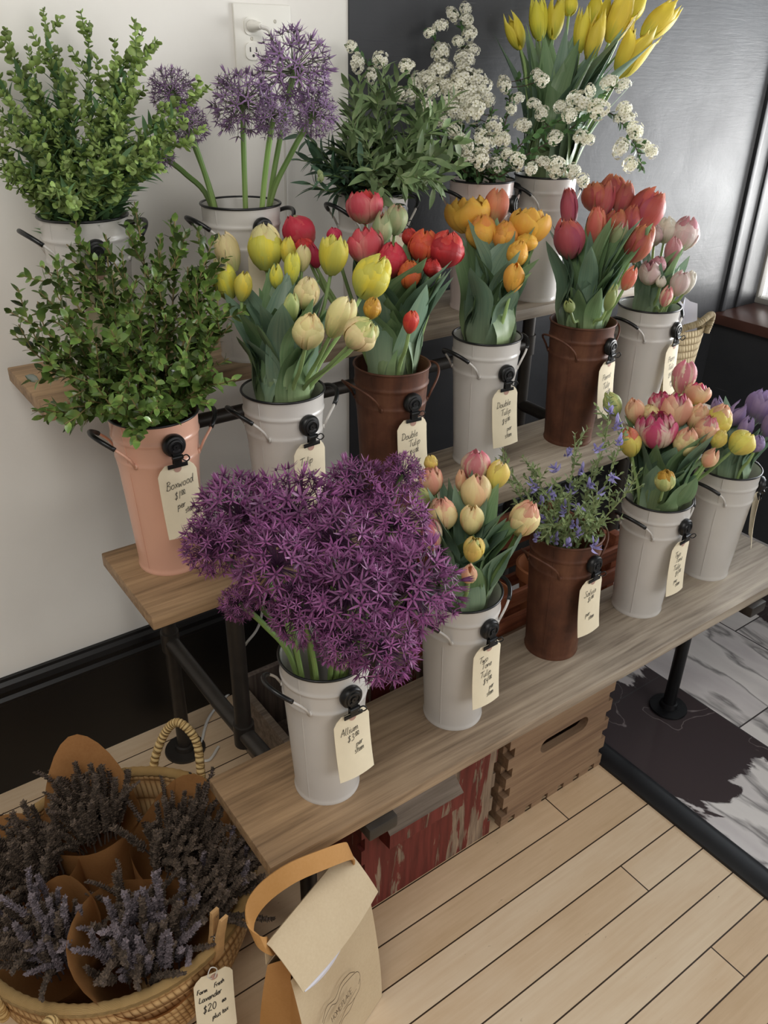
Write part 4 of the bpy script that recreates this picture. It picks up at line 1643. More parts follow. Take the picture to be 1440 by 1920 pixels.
for y, hw, hh in ((0, .0125, .0105), (-.006, .0125, .0105), (-.010, .0105, .008), (-.026, .008, .007), (-.034, .0045, .0045)):
    V += [(hw*math.cos(t), y, hh*math.sin(t)) for t in np.linspace(0, 2*PI, 17)[:-1]]
F = [(j*16+i, j*16+(i+1) % 16, (j+1)*16+(i+1) % 16, (j+1)*16+i) for j in range(4) for i in range(16)]+[tuple(range(16)), tuple(range(79, 63, -1))]
g.add(V, F)
part('plug_body', g, M['plate'], e, True, 35)
g = G()
c0 = np.array([px_, -.0098, pz_])
w = [np.array([px_, -.042, pz_]), np.array([px_+.02, -.050, pz_-.02]), np.array([px_+.05, -.030, pz_-.14]), np.array([px_+.055, -.016, pz_-.34]),
     np.array([.925, -.012, 1.02]), np.array([.905, -.012, .76]), np.array([.87, -.014, .52]), np.array([.83, -.020, .33]),
     at_y((487, 1168), -.042), at_y((462, 1206), -.05), at_z((452, 1222), .10), at_z((466, 1238), .05), at_z((492, 1245), .008), at_z((522, 1238), .0045), at_z((528, 1246), .0045), at_z((478, 1262), .0045),
     at_z((430, 1300), .0045), at_z((392, 1345), .0045), at_z((378, 1392), .0045), at_z((372, 1420), .0045), at_z((392, 1425), .0045), at_z((410, 1400), .0045)]
gtube(g, smooth_path(np.array(w)-c0, 240), .0036, 8)
part('cord', g, M['cord'], e)


# ------------------------------------------------------------------ stems: where they stand
def rim_pt(k, d, r=.050, dz=.0):
    x, y, row = BK[k]
    return np.array([x+d[0]*r, y+d[1]*r, Z[row]+HB_+dz])


def put(k, px, dr, hc=.12):
    """a point on the sight line of px, dr nearer to the front than the bucket's own axis plane"""
    x, y, row = BK[k]
    c = np.array([x, y, Z[row]+HB_+hc])
    w = at_d(px, depth_of(c)-dr)
    if w[1] > -.045:
        w = at_y(px, -.045)
    return w


def stem_path(k, base, axis, spread=.55, n=14, rr=.046, deep=.16, rg=None):
    """from deep in the bucket over the rim's inside up to the foot of a bloom"""
    x, y, row = BK[k]
    v = np.array([base[0]-x, base[1]-y])
    d = np.linalg.norm(v)
    u = v/(d+1e-9)
    r1 = min(rr, d*spread+.004)
    zr = Z[row]+HB_
    p0 = np.array([x+u[0]*r1*.45, y+u[1]*r1*.45, zr-deep])
    p1 = np.array([x+u[0]*r1*.95, y+u[1]*r1*.95, zr-.004])
    p2 = base-nrm(nrm(base-p1)*.6+axis*.4)*min(.06, .35*np.linalg.norm(base-p1))
    return smooth_path([p0, p1, p2, base], n)


# ------------------------------------------------------------------ tulips
def petal_grid(g, ang, R, h, hw, prof, wid, ruffle, tip, rg, mi, tone, nu=7, nv=9, lean=0.0, flare=0.0, dome=0.0):
    V, U = [], []
    ph = rg.random()*6
    for j in range(nv):
        v = j/(nv-1)
        r0 = R*prof(v)
        ww = wid(v)
        for i in range(nu):
            u = 2*i/(nu-1)-1
            a = ang+u*hw*ww
            r = r0*(1-.10*u*u*v)+R*ruffle*math.sin(u*7+ph+v*3)*v*v+flare*R*v**4
            z = h*((1-dome)*v+dome*(1-(1-v)**1.9))*(1-.15*u*u*v*v)+h*ruffle*.5*math.sin(u*9+ph)*v*v+h*tip*(1-abs(u))*max(0, v-.7)
            V.append((r*math.cos(a)+lean*v*v, r*math.sin(a), z+h*.03*math.sin(ph*3)*v))
            U.append(((u+1)/2, v))
    g.add(np.array(V), grid_faces(nu, nv), np.array(U), tone, mi)


def bloom_mesh(kind, mats, seed):
    """unit bloom: about 1 wide and 1 high, standing on the origin"""
    rg = np.random.default_rng(seed)
    g = G()
    cup = lambda c: (lambda v: max(.05, math.sin(PI*min(1, .07+.70*v**.82))**.72*(1-c*v**3)))
    rnd = lambda v: max(.2, math.sin(PI*min(1, .20+.70*v))**.5)
    pnt = lambda v: max(.02, math.sin(PI*min(1, .14+.86*v))**.8)
    if kind == 'double':
        layers = [(4, .51, .80, 42, rnd, .50, .05, .03, 0, 0), (5, .49, .93, 44, rnd, .58, .05, .0, 0, 0), (5, .43, 1.0, 44, rnd, .58, .06, -.02, 1, 0), (5, .32, 1.02, 46, rnd, .50, .07, -.02, 1, 0), (4, .19, 1.0, 55, rnd, .4, .08, 0, 1, 0)]
    elif kind == 'open':
        layers = [(4, .51, .86, 50, rnd, .0, .025, .03, 0, .10), (4, .47, .96, 48, rnd, .12, .035, .03, 0, .04), (5, .34, .98, 48, rnd, .25, .04, 0, 1, 0), (5, .22, .95, 50, rnd, .3, .05, 0, 1, 0)]
    elif kind == 'single':
        layers = [(3, .50, .96, 66, rnd, .54, .018, .02, 0, 0), (3, .47, 1.0, 64, rnd, .58, .02, .02, 0, 0), (3, .3, .99, 60, rnd, .5, .04, 0, 1, 0)]
    elif kind == 'parrot':
        layers = [(3, .50, .95, 58, rnd, .34, .06, .02, 0, 0), (3, .46, 1.0, 58, rnd, .40, .08, .02, 0, 0), (3, .33, .99, 58, rnd, .4, .10, 0, 1, 0)]
    elif kind == 'lily':
        layers = [(3, .46, .98, 58, pnt, .30, .008, .10, 0, .05), (3, .42, 1.0, 56, pnt, .34, .008, .10, 0, .03)]
    elif kind == 'lilyopen':
        layers = [(3, .44, .95, 50, pnt, .05, .01, .10, 0, .55), (3, .42, 1.0, 50, pnt, .1, .01, .10, 0, .25)]
    else:  # bud
        layers = [(3, .50, .97, 66, pnt, .58, .005, .03, 0, 0), (3, .46, 1.0, 62, pnt, .6, .005, .03, 0, 0)]
    for li, (n, R, h, hw, wid, close, ruf, tip, mi, fl) in enumerate(layers):
        off = rg.random()*6
        for k in range(n):
            a = off+2*PI*k/n+rg.normal(0, .07)
            petal_grid(g, a, R*rg.uniform(.94, 1.04), h*rg.uniform(.93, 1.02), math.radians(hw), cup(close+rg.normal(0, .04)), wid, ruf, tip, rg, mi, rg.random(), flare=fl, dome={'double': .75, 'single': .6, 'open': .4, 'parrot': .35}.get(kind, .1))
    # small receptacle closes the foot
    glathe(g, [(.001, -.03), (.07, -.02), (.11, .03), (.05, .09), (.001, .1)], 10, mi=0)
    return g.mesh('bloom', mats, True)


PAL = {  # base, main, tip, streak, amount, side
 'yel': ('bcc46a', 'e6d550', 'eee078', 'bfc468', .45, 'center'),
 'cream': ('b6c080', 'e8dca0', 'efe2b4', 'ecd2a0', .6, 'edge'),
 'greeny': ('9cb06c', 'd8d890', 'e6de98', 'a6b874', .75, 'center'),
 'gold': ('a8a248', 'd4ac40', 'dcba54', 'b48436', .5, 'center'),
 'red': ('b8685a', 'd23e48', 'dd5458', 'e2786a', .35, 'edge'),
 'pinkred': ('bcae88', 'dc5e70', 'd95264', 'e69a92', .55, 'edge'),
 'crimson': ('933a44', 'c23448', 'd24858', '982c3c', .5, 'center'),
 'orangered': ('c2744a', 'd8643e', 'e48648', 'c4483e', .55, 'center'),
 'greenred': ('93a876', 'bebe92', 'd68c86', '9bae7e', .7, 'center'),
 'orange': ('e0b858', 'f4c654', 'f6d268', 'eead4c', .5, 'center'),
 'amber': ('d8a856', 'eeb250', 'f2c264', 'e08e50', .55, 'center'),
 'coral': ('a87c70', 'c25e62', 'cc7660', 'b04e6a', .55, 'edge'),
 'coralor': ('b07a66', 'c06154', 'd08260', 'ac4a60', .65, 'edge'),
 'peachred': ('b6a67c', 'dc8a6c', 'e49c76', 'd8665e', .6, 'center'),
 'palepink': ('c6caa8', 'ecdfd8', 'f0e6e0', 'dfb2b6', .4, 'center'),
 'white': ('cacea8', 'eeeadc', 'f2f0e6', 'e6d8c6', .3, 'center'),
 'rose': ('babc98', 'd9a8ac', 'e4bebc', 'cf8290', .5, 'center'),
 'peach': ('cfc682', 'edcca0', 'efc0a2', 'e49c84', .6, 'center'),
 'peachy': ('d4ce88', 'eee0a2', 'f0d8a4', 'e8b08c', .45, 'edge'),
 'pinkcream': ('dcd4a6', 'ecdabc', 'e3a0a4', 'd2587a', .75, 'center'),
 'magenta': ('e4d6b6', 'e9cfbb', 'd8788e', 'cc3c66', .9, 'center'),
 'lemon': ('bcc068', 'e8d870', 'f0e28c', 'dcb26a', .35, 'center'),
 'lily': ('b8be50', 'eadc50', 'f1e87c', 'dcc84c', .4, 'edge'),
 'lilac': ('94948f', 'a68fb4', 'b4a0c6', '8a72a8', .55, 'center'),
 'budg': ('869e62', 'a4b474', 'bfc480', '90a86a', .5, 'center'),
}
PM = {}
BL = {}


def pal(c):
    if c not in PM:
        b, m_, t_, s, a, sd = PAL[c]
        PM[c] = petalmat('petal_'+c, b, m_, t_, s, a, sd)
    return PM[c]


def bloom(kind, c, c2, seed):
    key = (kind, c, c2, seed % 3)
    if key not in BL:
        BL[key] = bloom_mesh(kind, [pal(c), pal(c2)], hash((kind, seed % 3)) % 1000 if False else (sum(map(ord, kind))*7+seed % 3))
    return BL[key]


def tulip_leaf(base, tip, out, width, rg, curl=.3, nv=15, nu=7):
    """broad blade from base to tip, arching, its upper face looking along -out (towards the bouquet)"""
    base, tip = np.asarray(base, float), np.asarray(tip, float)
    d = tip-base
    L = np.linalg.norm(d)
    mid = base+d*.55+out*L*(-.10+.05*rg.normal())+np.array([0, 0, .08*L])
    low = base+d*.2+np.array([0, 0, .10*L])-out*L*.01
    C = smooth_path([base, low, mid, tip], nv)
    T = np.gradient(C, axis=0); T /= np.linalg.norm(T, axis=1)[:, None]
    tw = rg.uniform(-.55, .55)
    g = G()
    V, U = [], []
    wavy = rg.uniform(0, .16)
    ph = rg.random()*6
    for j in range(nv):
        v = j/(nv-1)
        S_ = np.cross(T[j], out); S_ = nrm(S_)
        N_ = np.cross(S_, T[j])
        a = tw*v
        S2 = S_*math.cos(a)+N_*math.sin(a)
        N2 = -S_*math.sin(a)+N_*math.cos(a)
        w = width*(.30+.70*math.sin(PI*min(1, .08+.80*v))**.9) if v < .7 else width*(.30+.70*math.sin(PI*(.08+.80*.7))**.9)*max(.02, (1-((v-.7)/.3)**1.7))
        for i in range(nu):
            u = 2*i/(nu-1)-1
            cup = curl*(1-.65*v)
            V.append(C[j]+S2*u*w*.5*(1-.25*cup)-N2*(u*u)*w*.5*cup+N2*wavy*w*abs(u)*math.sin(9*v+ph+2*u))
            U.append(((u+1)/2, v))
    g.add(np.array(V), grid_faces(nu, nv), np.array(U), rg.random())
    return g


def tulips(k, items, desc, nleaf=2, dr=(-.05, .10), leafmats=('tleaf', 'tleaf2'), leaf_h=(.10, .20), lw=(.036, .056), seed=0, spread=(.02, .36)):
    """items: (px, py, w, h, colour, kind, tilt in degrees in the picture, words[, second colour])"""
    rg = np.random.default_rng(100+seed)
    x, y, row = BK[k]
    zr = Z[row]+HB_
    ys = [t[1] for t in items]
    y0, y1 = min(ys), max(ys)
    for n, t in enumerate(items):
        px, py, w, h, c, kind, tilt, words = t[:8]
        c2 = t[8] if len(t) > 8 else c
        s = (py-y0)/max(1, y1-y0)
        d0 = dr[0]+(dr[1]-dr[0])*s
        ctr = put(k, (px, py), d0)
        dep = depth_of(ctr)
        ww, hh = w*dep/FPX*1.20, h*dep/FPX*1.18
        rad = np.array([ctr[0]-x, ctr[1]-y, 0])
        ax = nrm(np.array([0, 0, 1.0])+rad*1.8+CR*math.tan(math.radians(max(-60, min(60, tilt))))*.8)
        base = ctr-ax*hh*.5
        e = empty('tulip', (x+rad[0]*.15, y+rad[1]*.15, zr-.15), None, 'tulip', f'tulips {SHORT[k]}')
        o0 = np.array(e.location)
        me = bloom(kind, c, c2, n)
        o = link('bloom', me, e, tuple(base-o0))
        Bz = basis(ax)
        rz = rg.random()*6
        xa = Bz[:, 1]*math.cos(rz)+Bz[:, 2]*math.sin(rz)
        ya = np.cross(ax, xa)
        o.rotation_euler = Matrix(np.stack([xa, ya, ax], 1).tolist()).to_euler()
        o.scale = (ww, ww, hh)
        g = G()
        P = stem_path(k, base, ax)
        gtube(g, P-o0, np.linspace(.0042, .0030, len(P)), 8, tone=rg.random())
        part('stem', g, M['stem'], e)
        u = nrm(rad)
        for q in range(nleaf):
            az = math.atan2(u[1], u[0])+rg.normal(0, .75)
            od = np.array([math.cos(az), math.sin(az), 0])
            rb = rg.uniform(.022, .060)
            bp = np.array([x, y, zr])+od*rb*.8+np.array([0, 0, -.045])
            hl = rg.uniform(*leaf_h)
            hl = min(hl, max(.06, ctr[2]-zr+.015))
            tp = np.array([x, y, zr])+od*(rb+hl*rg.uniform(*spread))+np.array([0, 0, hl])
            if tp[1] > -.04:
                tp[1] = -.04
            lg = tulip_leaf(bp-o0, tp-o0, od, rg.uniform(*lw)*1.12, rg, rg.uniform(.15, .45))
            part('leaf', lg, M[leafmats[int(rg.random()*len(leafmats))]], e)
        rank(e, k, words+' '+desc, SHORT[k], px)


A = 'double'
tulips('M2', [
 (427, 473, 44, 62, 'cream', 'single', -8, 'greenish cream', 'greeny'), (420, 523, 44, 64, 'yel', A, -8, 'yellow', 'cream'), (456, 537, 32, 46, 'yel', 'single', 20, 'yellow'),
 (498, 465, 62, 68, 'yel', A, 2, 'large yellow', 'cream'), (540, 470, 28, 42, 'yel', A, 0, 'yellow'), (548, 503, 28, 50, 'yel', 'single', 6, 'yellow'),
 (568, 484, 28, 40, 'cream', 'single', 5, 'cream'), (625, 478, 48, 62, 'yel', 'open', 0, 'bright yellow'), (697, 520, 64, 70, 'yel', A, 18, 'large yellow', 'yel'),
 (575, 550, 44, 50, 'cream', A, 8, 'cream'), (546, 578, 28, 50, 'greeny', 'single', 4, 'greenish yellow'), (578, 621, 54, 58, 'cream', A, 8, 'peach cream', 'peachy'),
 (638, 594, 50, 72, 'cream', 'single', 22, 'tall cream', 'peachy'), (677, 626, 58, 56, 'cream', A, 40, 'leaning cream', 'greeny'), (698, 578, 30, 34, 'gold', A, -5, 'small gold'),
 (518, 516, 24, 40, 'yel', 'bud', 0, 'yellow')], 'tulip', 4, (-.05, .11), leaf_h=(.09, .20), lw=(.042, .062), seed=1)
tulips('M3', [
 (561, 436, 58, 56, 'red', 'single', -12, 'pinkish red', 'greenred'), (570, 464, 36, 32, 'red', A, -5, 'red'), (588, 477, 24, 42, 'crimson', 'bud', 0, 'dark red'),
 (627, 442, 28, 26, 'red', 'single', 0, 'red'), (683, 388, 58, 50, 'pinkred', 'open', 0, 'coral red', 'red'), (717, 424, 36, 52, 'greenred', 'bud', 6, 'green and pink'),
 (743, 412, 40, 46, 'greenred', 'single', 8, 'green and pink'), (685, 460, 58, 56, 'pinkred', 'open', 0, 'pinkish red', 'pinkred'), (735, 488, 50, 52, 'red', A, 0, 'bright red'),
 (768, 445, 28, 26, 'crimson', A, -10, 'dark red'), (794, 461, 52, 50, 'orangered', A, 0, 'orange red'), (836, 468, 64, 54, 'crimson', A, 4, 'crimson', 'red'),
 (768, 515, 42, 42, 'orangered', A, 0, 'orange red'), (810, 502, 32, 28, 'crimson', A, 0, 'crimson'), (770, 603, 28, 38, 'orangered', 'single', 4, 'small orange red')],
 'tulip', 4, (-.02, .08), leaf_h=(.10, .23), lw=(.044, .064), seed=2)
tulips('M4', [
 (876, 402, 72, 56, 'orange', 'open', -4, 'large golden yellow', 'orange'), (931, 388, 44, 54, 'peachred', 'single', 6, 'peach red'), (903, 436, 54, 52, 'orange', A, -2, 'golden', 'amber'),
 (947, 444, 46, 46, 'amber', A, 5, 'orange', 'amber'), (993, 423, 68, 54, 'orange', 'open', 4, 'large golden yellow', 'orange'), (970, 476, 36, 40, 'orange', A, 10, 'golden'),
 (988, 454, 38, 26, 'orange', A, 0, 'golden'), (963, 521, 38, 46, 'orange', 'single', 4, 'golden')],
 'tulip', 5, (-.06, .06), leaf_h=(.12, .24), lw=(.050, .072), seed=3)
tulips('M5', [
 (1067, 391, 30, 64, 'coral', 'parrot', -4, 'slim coral'), (1067, 447, 52, 62, 'coral', 'parrot', -6, 'coral', 'coralor'), (1115, 368, 46, 44, 'coralor', 'parrot', -4, 'coral orange'),
 (1136, 376, 30, 62, 'coral', 'parrot', 4, 'slim coral'), (1150, 354, 44, 44, 'coralor', 'parrot', 0, 'coral orange'), (1170, 374, 34, 54, 'coral', 'parrot', 6, 'coral'),
 (1117, 424, 34, 60, 'peachred', 'parrot', -2, 'pale orange'), (1154, 416, 40, 38, 'coralor', 'parrot', 0, 'orange red', 'red'), (1181, 414, 34, 48, 'coralor', 'parrot', 4, 'orange'),
 (1212, 394, 60, 70, 'coralor', 'parrot', 22, 'large leaning orange', 'coral'), (1198, 456, 46, 60, 'coralor', 'parrot', 12, 'orange red'), (1160, 444, 32, 52, 'greenred', 'bud', 8, 'green and red budding'),
 (1181, 520, 24, 42, 'peachred', 'bud', 14, 'orange green budding'), (1146, 557, 20, 46, 'budg', 'bud', 8, 'green budding'), (1067, 573, 20, 24, 'budg', 'bud', -20, 'round green budding')],
 'parrot tulip', 4, (-.07, .08), leaf_h=(.11, .23), lw=(.030, .048), seed=4)
tulips('M6', [
 (1227, 441, 30, 32, 'palepink', A, -6, 'pale pink'), (1249, 431, 38, 40, 'white', A, 0, 'creamy white'), (1284, 438, 48, 50, 'palepink', A, 4, 'large pale pink', 'rose'), (1262, 472, 30, 46, 'rose', 'single', -4, 'rose pink'),
 (1218, 511, 36, 38, 'palepink', 'open', -4, 'pale pink', 'rose'), (1233, 497, 28, 26, 'rose', A, 0, 'rose pink'), (1275, 531, 34, 40, 'palepink', 'single', 4, 'white and pink', 'rose'),
 (1291, 530, 22, 38, 'white', 'single', 8, 'white'), (1240, 527, 18, 20, 'white', 'bud', 0, 'white'), (1250, 554, 22, 36, 'pinkcream', 'bud', 6, 'pink striped')],
 'tulip', 3, (-.05, .06), leaf_h=(.08, .17), lw=(.022, .038), seed=5)
tulips('B2', [
 (892, 873, 52, 50, 'pinkcream', 'single', 0, 'pink and cream', 'pinkcream'), (892, 923, 54, 60, 'peachy', 'single', 0, 'large yellow cream', 'peach'), (933, 890, 40, 46, 'lemon', 'single', 12, 'pale yellow', 'peachy'),
 (808, 901, 38, 46, 'peach', 'open', -8, 'peach'), (830, 963, 50, 54, 'peachy', A, -4, 'peach', 'peach'), (885, 974, 42, 50, 'peachy', 'single', 0, 'cream yellow'),
 (983, 973, 52, 58, 'peachy', A, 10, 'peach cream', 'peach'), (888, 1030, 38, 44, 'lemon', 'single', 4, 'greenish yellow', 'greeny'), (880, 1075, 28, 38, 'peach', 'bud', 0, 'small peach'),
 (864, 898, 20, 38, 'peach', 'bud', 0, 'slim peach'), (788, 937, 36, 46, 'greeny', 'single', -10, 'yellow green'), (809, 1002, 38, 56, 'pinkcream', 'single', -4, 'pinkish'),
 (808, 868, 24, 24, 'lemon', A, -6, 'yellow')], 'tulip', 4, (-.06, .08), leaf_h=(.08, .21), lw=(.040, .058), seed=6)
tulips('B4', [
 (1282, 707, 42, 52, 'pinkcream', 'single', 4, 'topmost pink striped', 'pinkcream'), (1308, 738, 42, 34, 'peach', 'open', 4, 'peach', 'magenta'), (1238, 757, 38, 38, 'magenta', 'open', -6, 'magenta', 'magenta'),
 (1267, 769, 54, 56, 'peach', 'open', 0, 'large peach', 'magenta'), (1231, 807, 64, 58, 'magenta', 'open', -4, 'large magenta and white', 'magenta'), (1191, 771, 34, 42, 'peach', 'single', -8, 'peach'),
 (1219, 773, 32, 24, 'peachy', A, 0, 'yellow peach'), (1309, 782, 36, 44, 'peach', A, 6, 'peach', 'peach'), (1347, 788, 46, 50, 'lemon', A, 8, 'yellow', 'peach'),
 (1324, 806, 42, 44, 'peach', A, 6, 'striped peach', 'pinkcream'), (1181, 828, 38, 50, 'lemon', A, -10, 'yellow', 'peachred'), (1286, 829, 42, 46, 'peachy', A, 2, 'peach yellow', 'peach'),
 (1348, 823, 28, 30, 'lemon', A, 10, 'small yellow'), (1391, 830, 46, 40, 'lemon', 'single', 34, 'leaning yellow', 'lemon'), (1333, 857, 28, 36, 'peach', 'bud', 14, 'peach'),
 (1247, 901, 36, 36, 'greeny', A, 0, 'round green yellow', 'gold'), (1148, 757, 32, 40, 'greeny', A, -24, 'green yellow')], 'tulip', 4, (-.07, .08), leaf_h=(.06, .17), lw=(.040, .060), seed=7)
tulips('B5', [
 (1382, 775, 34, 44, 'lilac', 'lily', 28, 'lilac'), (1428, 762, 50, 54, 'lilac', 'open', 8, 'large lilac'), (1419, 832, 26, 28, 'lilac', A, 0, 'lilac'), (1400, 800, 26, 40, 'lilac', 'bud', 10, 'lilac'),
 (1452, 800, 40, 50, 'lilac', 'open', 14, 'lilac'), (1345, 762, 22, 34, 'lilac', 'bud', -10, 'lilac')], 'tulip', 4, (-.05, .05), leafmats=('tleaf2',), leaf_h=(.06, .15), lw=(.030, .046), seed=8)
tulips('T5', [
 (964, 57, 34, 58, 'lily', 'lily', -22, 'yellow'), (1009, 34, 34, 64, 'lily', 'lily', -6, 'yellow'), (1042, 30, 32, 66, 'lily', 'lily', 4, 'yellow'), (1069, 8, 30, 34, 'lily', 'lily', 0, 'yellow'),
 (1092, 56, 30, 64, 'lily', 'lily', -4, 'yellow'), (1117, 66, 32, 72, 'lily', 'lily', 4, 'large yellow'), (1123, 16, 44, 54, 'lily', 'lily', 0, 'yellow'), (1162, 34, 46, 74, 'lily', 'lilyopen', 10, 'open yellow'),
 (1193, 10, 34, 54, 'lily', 'lily', 14, 'yellow'), (1188, 94, 52, 84, 'lily', 'lilyopen', 12, 'largest open yellow'), (1238, 38, 44, 72, 'lily', 'lily', 36, 'leaning yellow')],
 'lily tulip', 5, (-.06, .06), leaf_h=(.16, .31), lw=(.036, .056), seed=9, spread=(.05, .62))


# ------------------------------------------------------------------ alliums
def allium_head(mats, seed, n=120, open_=1.0):
    """unit head, radius 1, pedicels from the origin"""
    rg = np.random.default_rng(seed)
    g = G()
    V, U = [], []
    for j in range(4):
        v = j/3
        w = (.55, 1.0, .7, .08)[j]
        for u in (-1, 1):
            V.append((v, u*w*.5, .18*v*v)); U.append(((u+1)/2, v))
    pet = (np.array(V), grid_faces(2, 4), np.array(U))
    Ms, Ts, tn = [], [], []
    for i in range(n):
        z = 1-2*(i+.5)/n
        if z < -.86:
            continue
        th = i*2.399963+rg.normal(0, .18)
        s = math.sqrt(1-z*z)
        d = nrm(np.array([s*math.cos(th), s*math.sin(th), z])+rg.normal(0, .10, 3))
        R = rg.uniform(.74, .95)
        c = d*R
        bend = rg.normal(0, .05, 3)
        gtube(g, smooth_path([d*.05, d*R*.5+bend, c], 4), .009, 3, False, 1)
        B = basis(d)
        lp = .25*rg.uniform(.85, 1.25)
        closed = rg.random() < .10
        tone = rg.random()
        ro = rg.random()*6
        for k in range(6):
            a = ro+k*PI/3
            el = 1.2 if closed else rg.uniform(-.05, .55)
            pd = (B[:, 1]*math.cos(a)+B[:, 2]*math.sin(a))*math.cos(el)+d*math.sin(el)
            up = d*math.cos(el)-(B[:, 1]*math.cos(a)+B[:, 2]*math.sin(a))*math.sin(el)
            y_ = np.cross(up, pd)
            Ms.append(np.stack([pd*lp, y_*lp*.17, up*lp], 1))
            Ts.append(c)
            tn.append(tone)
        # ovary
        Ms2 = [np.stack([B[:, 1]*.035, B[:, 2]*.035, d*.04], 1)]
        V0 = np.array([(1, 0, 0), (0, 1, 0), (-1, 0, 0), (0, -1, 0), (0, 0, 1), (0, 0, -1)], float)
        F0 = [(0, 1, 4), (1, 2, 4), (2, 3, 4), (3, 0, 4), (1, 0, 5), (2, 1, 5), (3, 2, 5), (0, 3, 5)]
        inst(g, (V0, F0, np.zeros((6, 2))), Ms2, [c+d*.02], np.array([.5]), 1)
    inst(g, pet, Ms, Ts, np.array(tn), 0)
    return g.mesh('flower_head', mats, False)


AH = [allium_head([M['alpetal'], M['alped']], s, 175) for s in (1, 2, 3)]
AH2 = [allium_head([M['alpetal2'], M['alped2']], s, 135) for s in (4, 5)]


def alliums(k, items, heads, words, rg, r_st=.0042):
    x, y, row = BK[k]
    zr = Z[row]+HB_
    for n, (px, py, rad, d0) in enumerate(items):
        c = put(k, (px, py), d0, .14)
        R = rad*depth_of(c)/FPX
        if c[1]+R > -.012:
            c = at_y((px, py), -.012-R)
            R = rad*depth_of(c)/FPX
        e = empty('allium', (x, y, zr-.15), None, 'allium', f'alliums {SHORT[k]}')
        o0 = np.array(e.location)
        v = (c-np.array([x, y, zr]))[:2]
        r1 = min(.054, np.linalg.norm(v)*.6)
        p1 = np.array([x, y, zr])+np.append(nrm(v)*r1, .0)
        ax = nrm(nrm(c-p1)+np.array([0, 0, .25]))
        P = smooth_path([np.array([x, y, zr-.15])+np.append(nrm(v)*r1*.55, 0), p1, p1*.5+c*.5+np.array([0, 0, .010]), c], 18)
        g = G(); gtube(g, P-o0, r_st, 8, tone=rg.random())
        part('stem', g, M['alstem'], e)
        o = link('flower_head', heads[n % len(heads)], e, tuple(c-o0))
        B = basis(ax)
        a = rg.random()*6
        xa = B[:, 1]*math.cos(a)+B[:, 2]*math.sin(a)
        o.rotation_euler = Matrix(np.stack([xa, np.cross(ax, xa), ax], 1).tolist()).to_euler()
        o.scale = (R, R, R)
        rank(e, k, words, SHORT[k], px)


rg = np.random.default_rng(5)
alliums('B1', [
 (452, 972, 96, .00), (548, 968, 96, -.03), (668, 922, 68, -.08), (754, 890, 44, -.09), (404, 1020, 66, .05), (520, 1062, 86, .09), (628, 1020, 86, .02),
 (735, 985, 76, -.05), (776, 1100, 94, .04), (655, 1118, 92, .10), (566, 1150, 66, .11), (716, 1215, 74, .11), (448, 1130, 38, .03), (640, 1205, 52, .12), (712, 1066, 62, .02)],
 AH, 'purple allium', rg)
alliums('T2', [(552, 132, 74, .0), (455, 196, 64, .03), (588, 214, 46, -.02), (512, 222, 40, .04), (322, 172, 44, -.01), (352, 236, 40, .03), (300, 290, 30, .0)], AH2, 'mauve allium', rg, .0050)


# ------------------------------------------------------------------ leafy branches
LEAF_BOX = tpl_leaf(.60, .7, 5, .18, -.12, .9)
LEAF_LANCE = tpl_leaf(.24, .9, 6, .22, -.22, .75)
LEAF_SAGE = tpl_leaf(.30, .9, 6, .22, -.20, .85)
LEAF_SP = tpl_leaf(.55, .8, 4, .2, -.12, 1.0)
LEAF_SMALL = tpl_leaf(.42, .9, 4, .2, -.15, .8)


def pod_tpl():
    V = [(0, 0, 0)]
    U = [(.5, 0)]
    n = 9
    for r, zz in ((.55, .10), (1, 0)):
        for i in range(n):
            a = 2*PI*i/n
            rr = r*(1-.18*max(0, math.cos(a))**8)
            V.append((.5+rr*.5*math.cos(a), rr*.46*math.sin(a), zz)); U.append((.5+.5*r*math.sin(a), .5+.5*r*math.cos(a)))
    V[0] = (.5, 0, .14)
    F = [(0, 1+i, 1+(i+1) % n) for i in range(n)]+[(1+i, 1+n+i, 1+n+(i+1) % n, 1+(i+1) % n) for i in range(n)]
    m_ = len(V)
    V2 = [(x, y, -z) for x, y, z in V]
    F += [tuple(j+m_ for j in f[::-1]) for f in F]
    return np.array(V+V2), F, np.array(U+U)


POD = pod_tpl()


def leafy(P, tpl, size, rg, start=.2, step=.012, pairs=2, angle=(35, 70), decuss=True, taper=.35, jit=.25):
    """leaf matrices set along a path"""
    Ms, Ts, tn = [], [], []
    seg = np.linalg.norm(np.diff(P, axis=0), axis=1)
    s = np.concatenate([[0], np.cumsum(seg)])
    L = s[-1]
    T, A1, A2 = frames(P)
    q = L*start
    k = 0
    while q < L*.995:
        f = q/L
        i = min(len(P)-2, int(np.searchsorted(s, q)-1))
        a = (q-s[i])/max(1e-9, seg[i])
        c = P[i]*(1-a)+P[i+1]*a
        rot = (k % 2)*PI/2 if decuss else k*2.4
        rot += rg.normal(0, .3)
        for m_ in range(pairs):
            th = rot+2*PI*m_/pairs
            out = A1[i]*math.cos(th)+A2[i]*math.sin(th)
            an = math.radians(rg.uniform(*angle))*(1-.4*f)
            d = nrm(T[i]*math.cos(an)+out*math.sin(an)+rg.normal(0, jit*.4, 3))
            sz = size*(1-taper*f**2)*rg.uniform(.75, 1.15)
            B = basis(d, T[i]+np.array([0, 0, .6]), rg.normal(0, jit))
            Ms.append(B*sz); Ts.append(c); tn.append(rg.random())
        q += step*rg.uniform(.8, 1.2)
        k += 1
    return Ms, Ts, tn


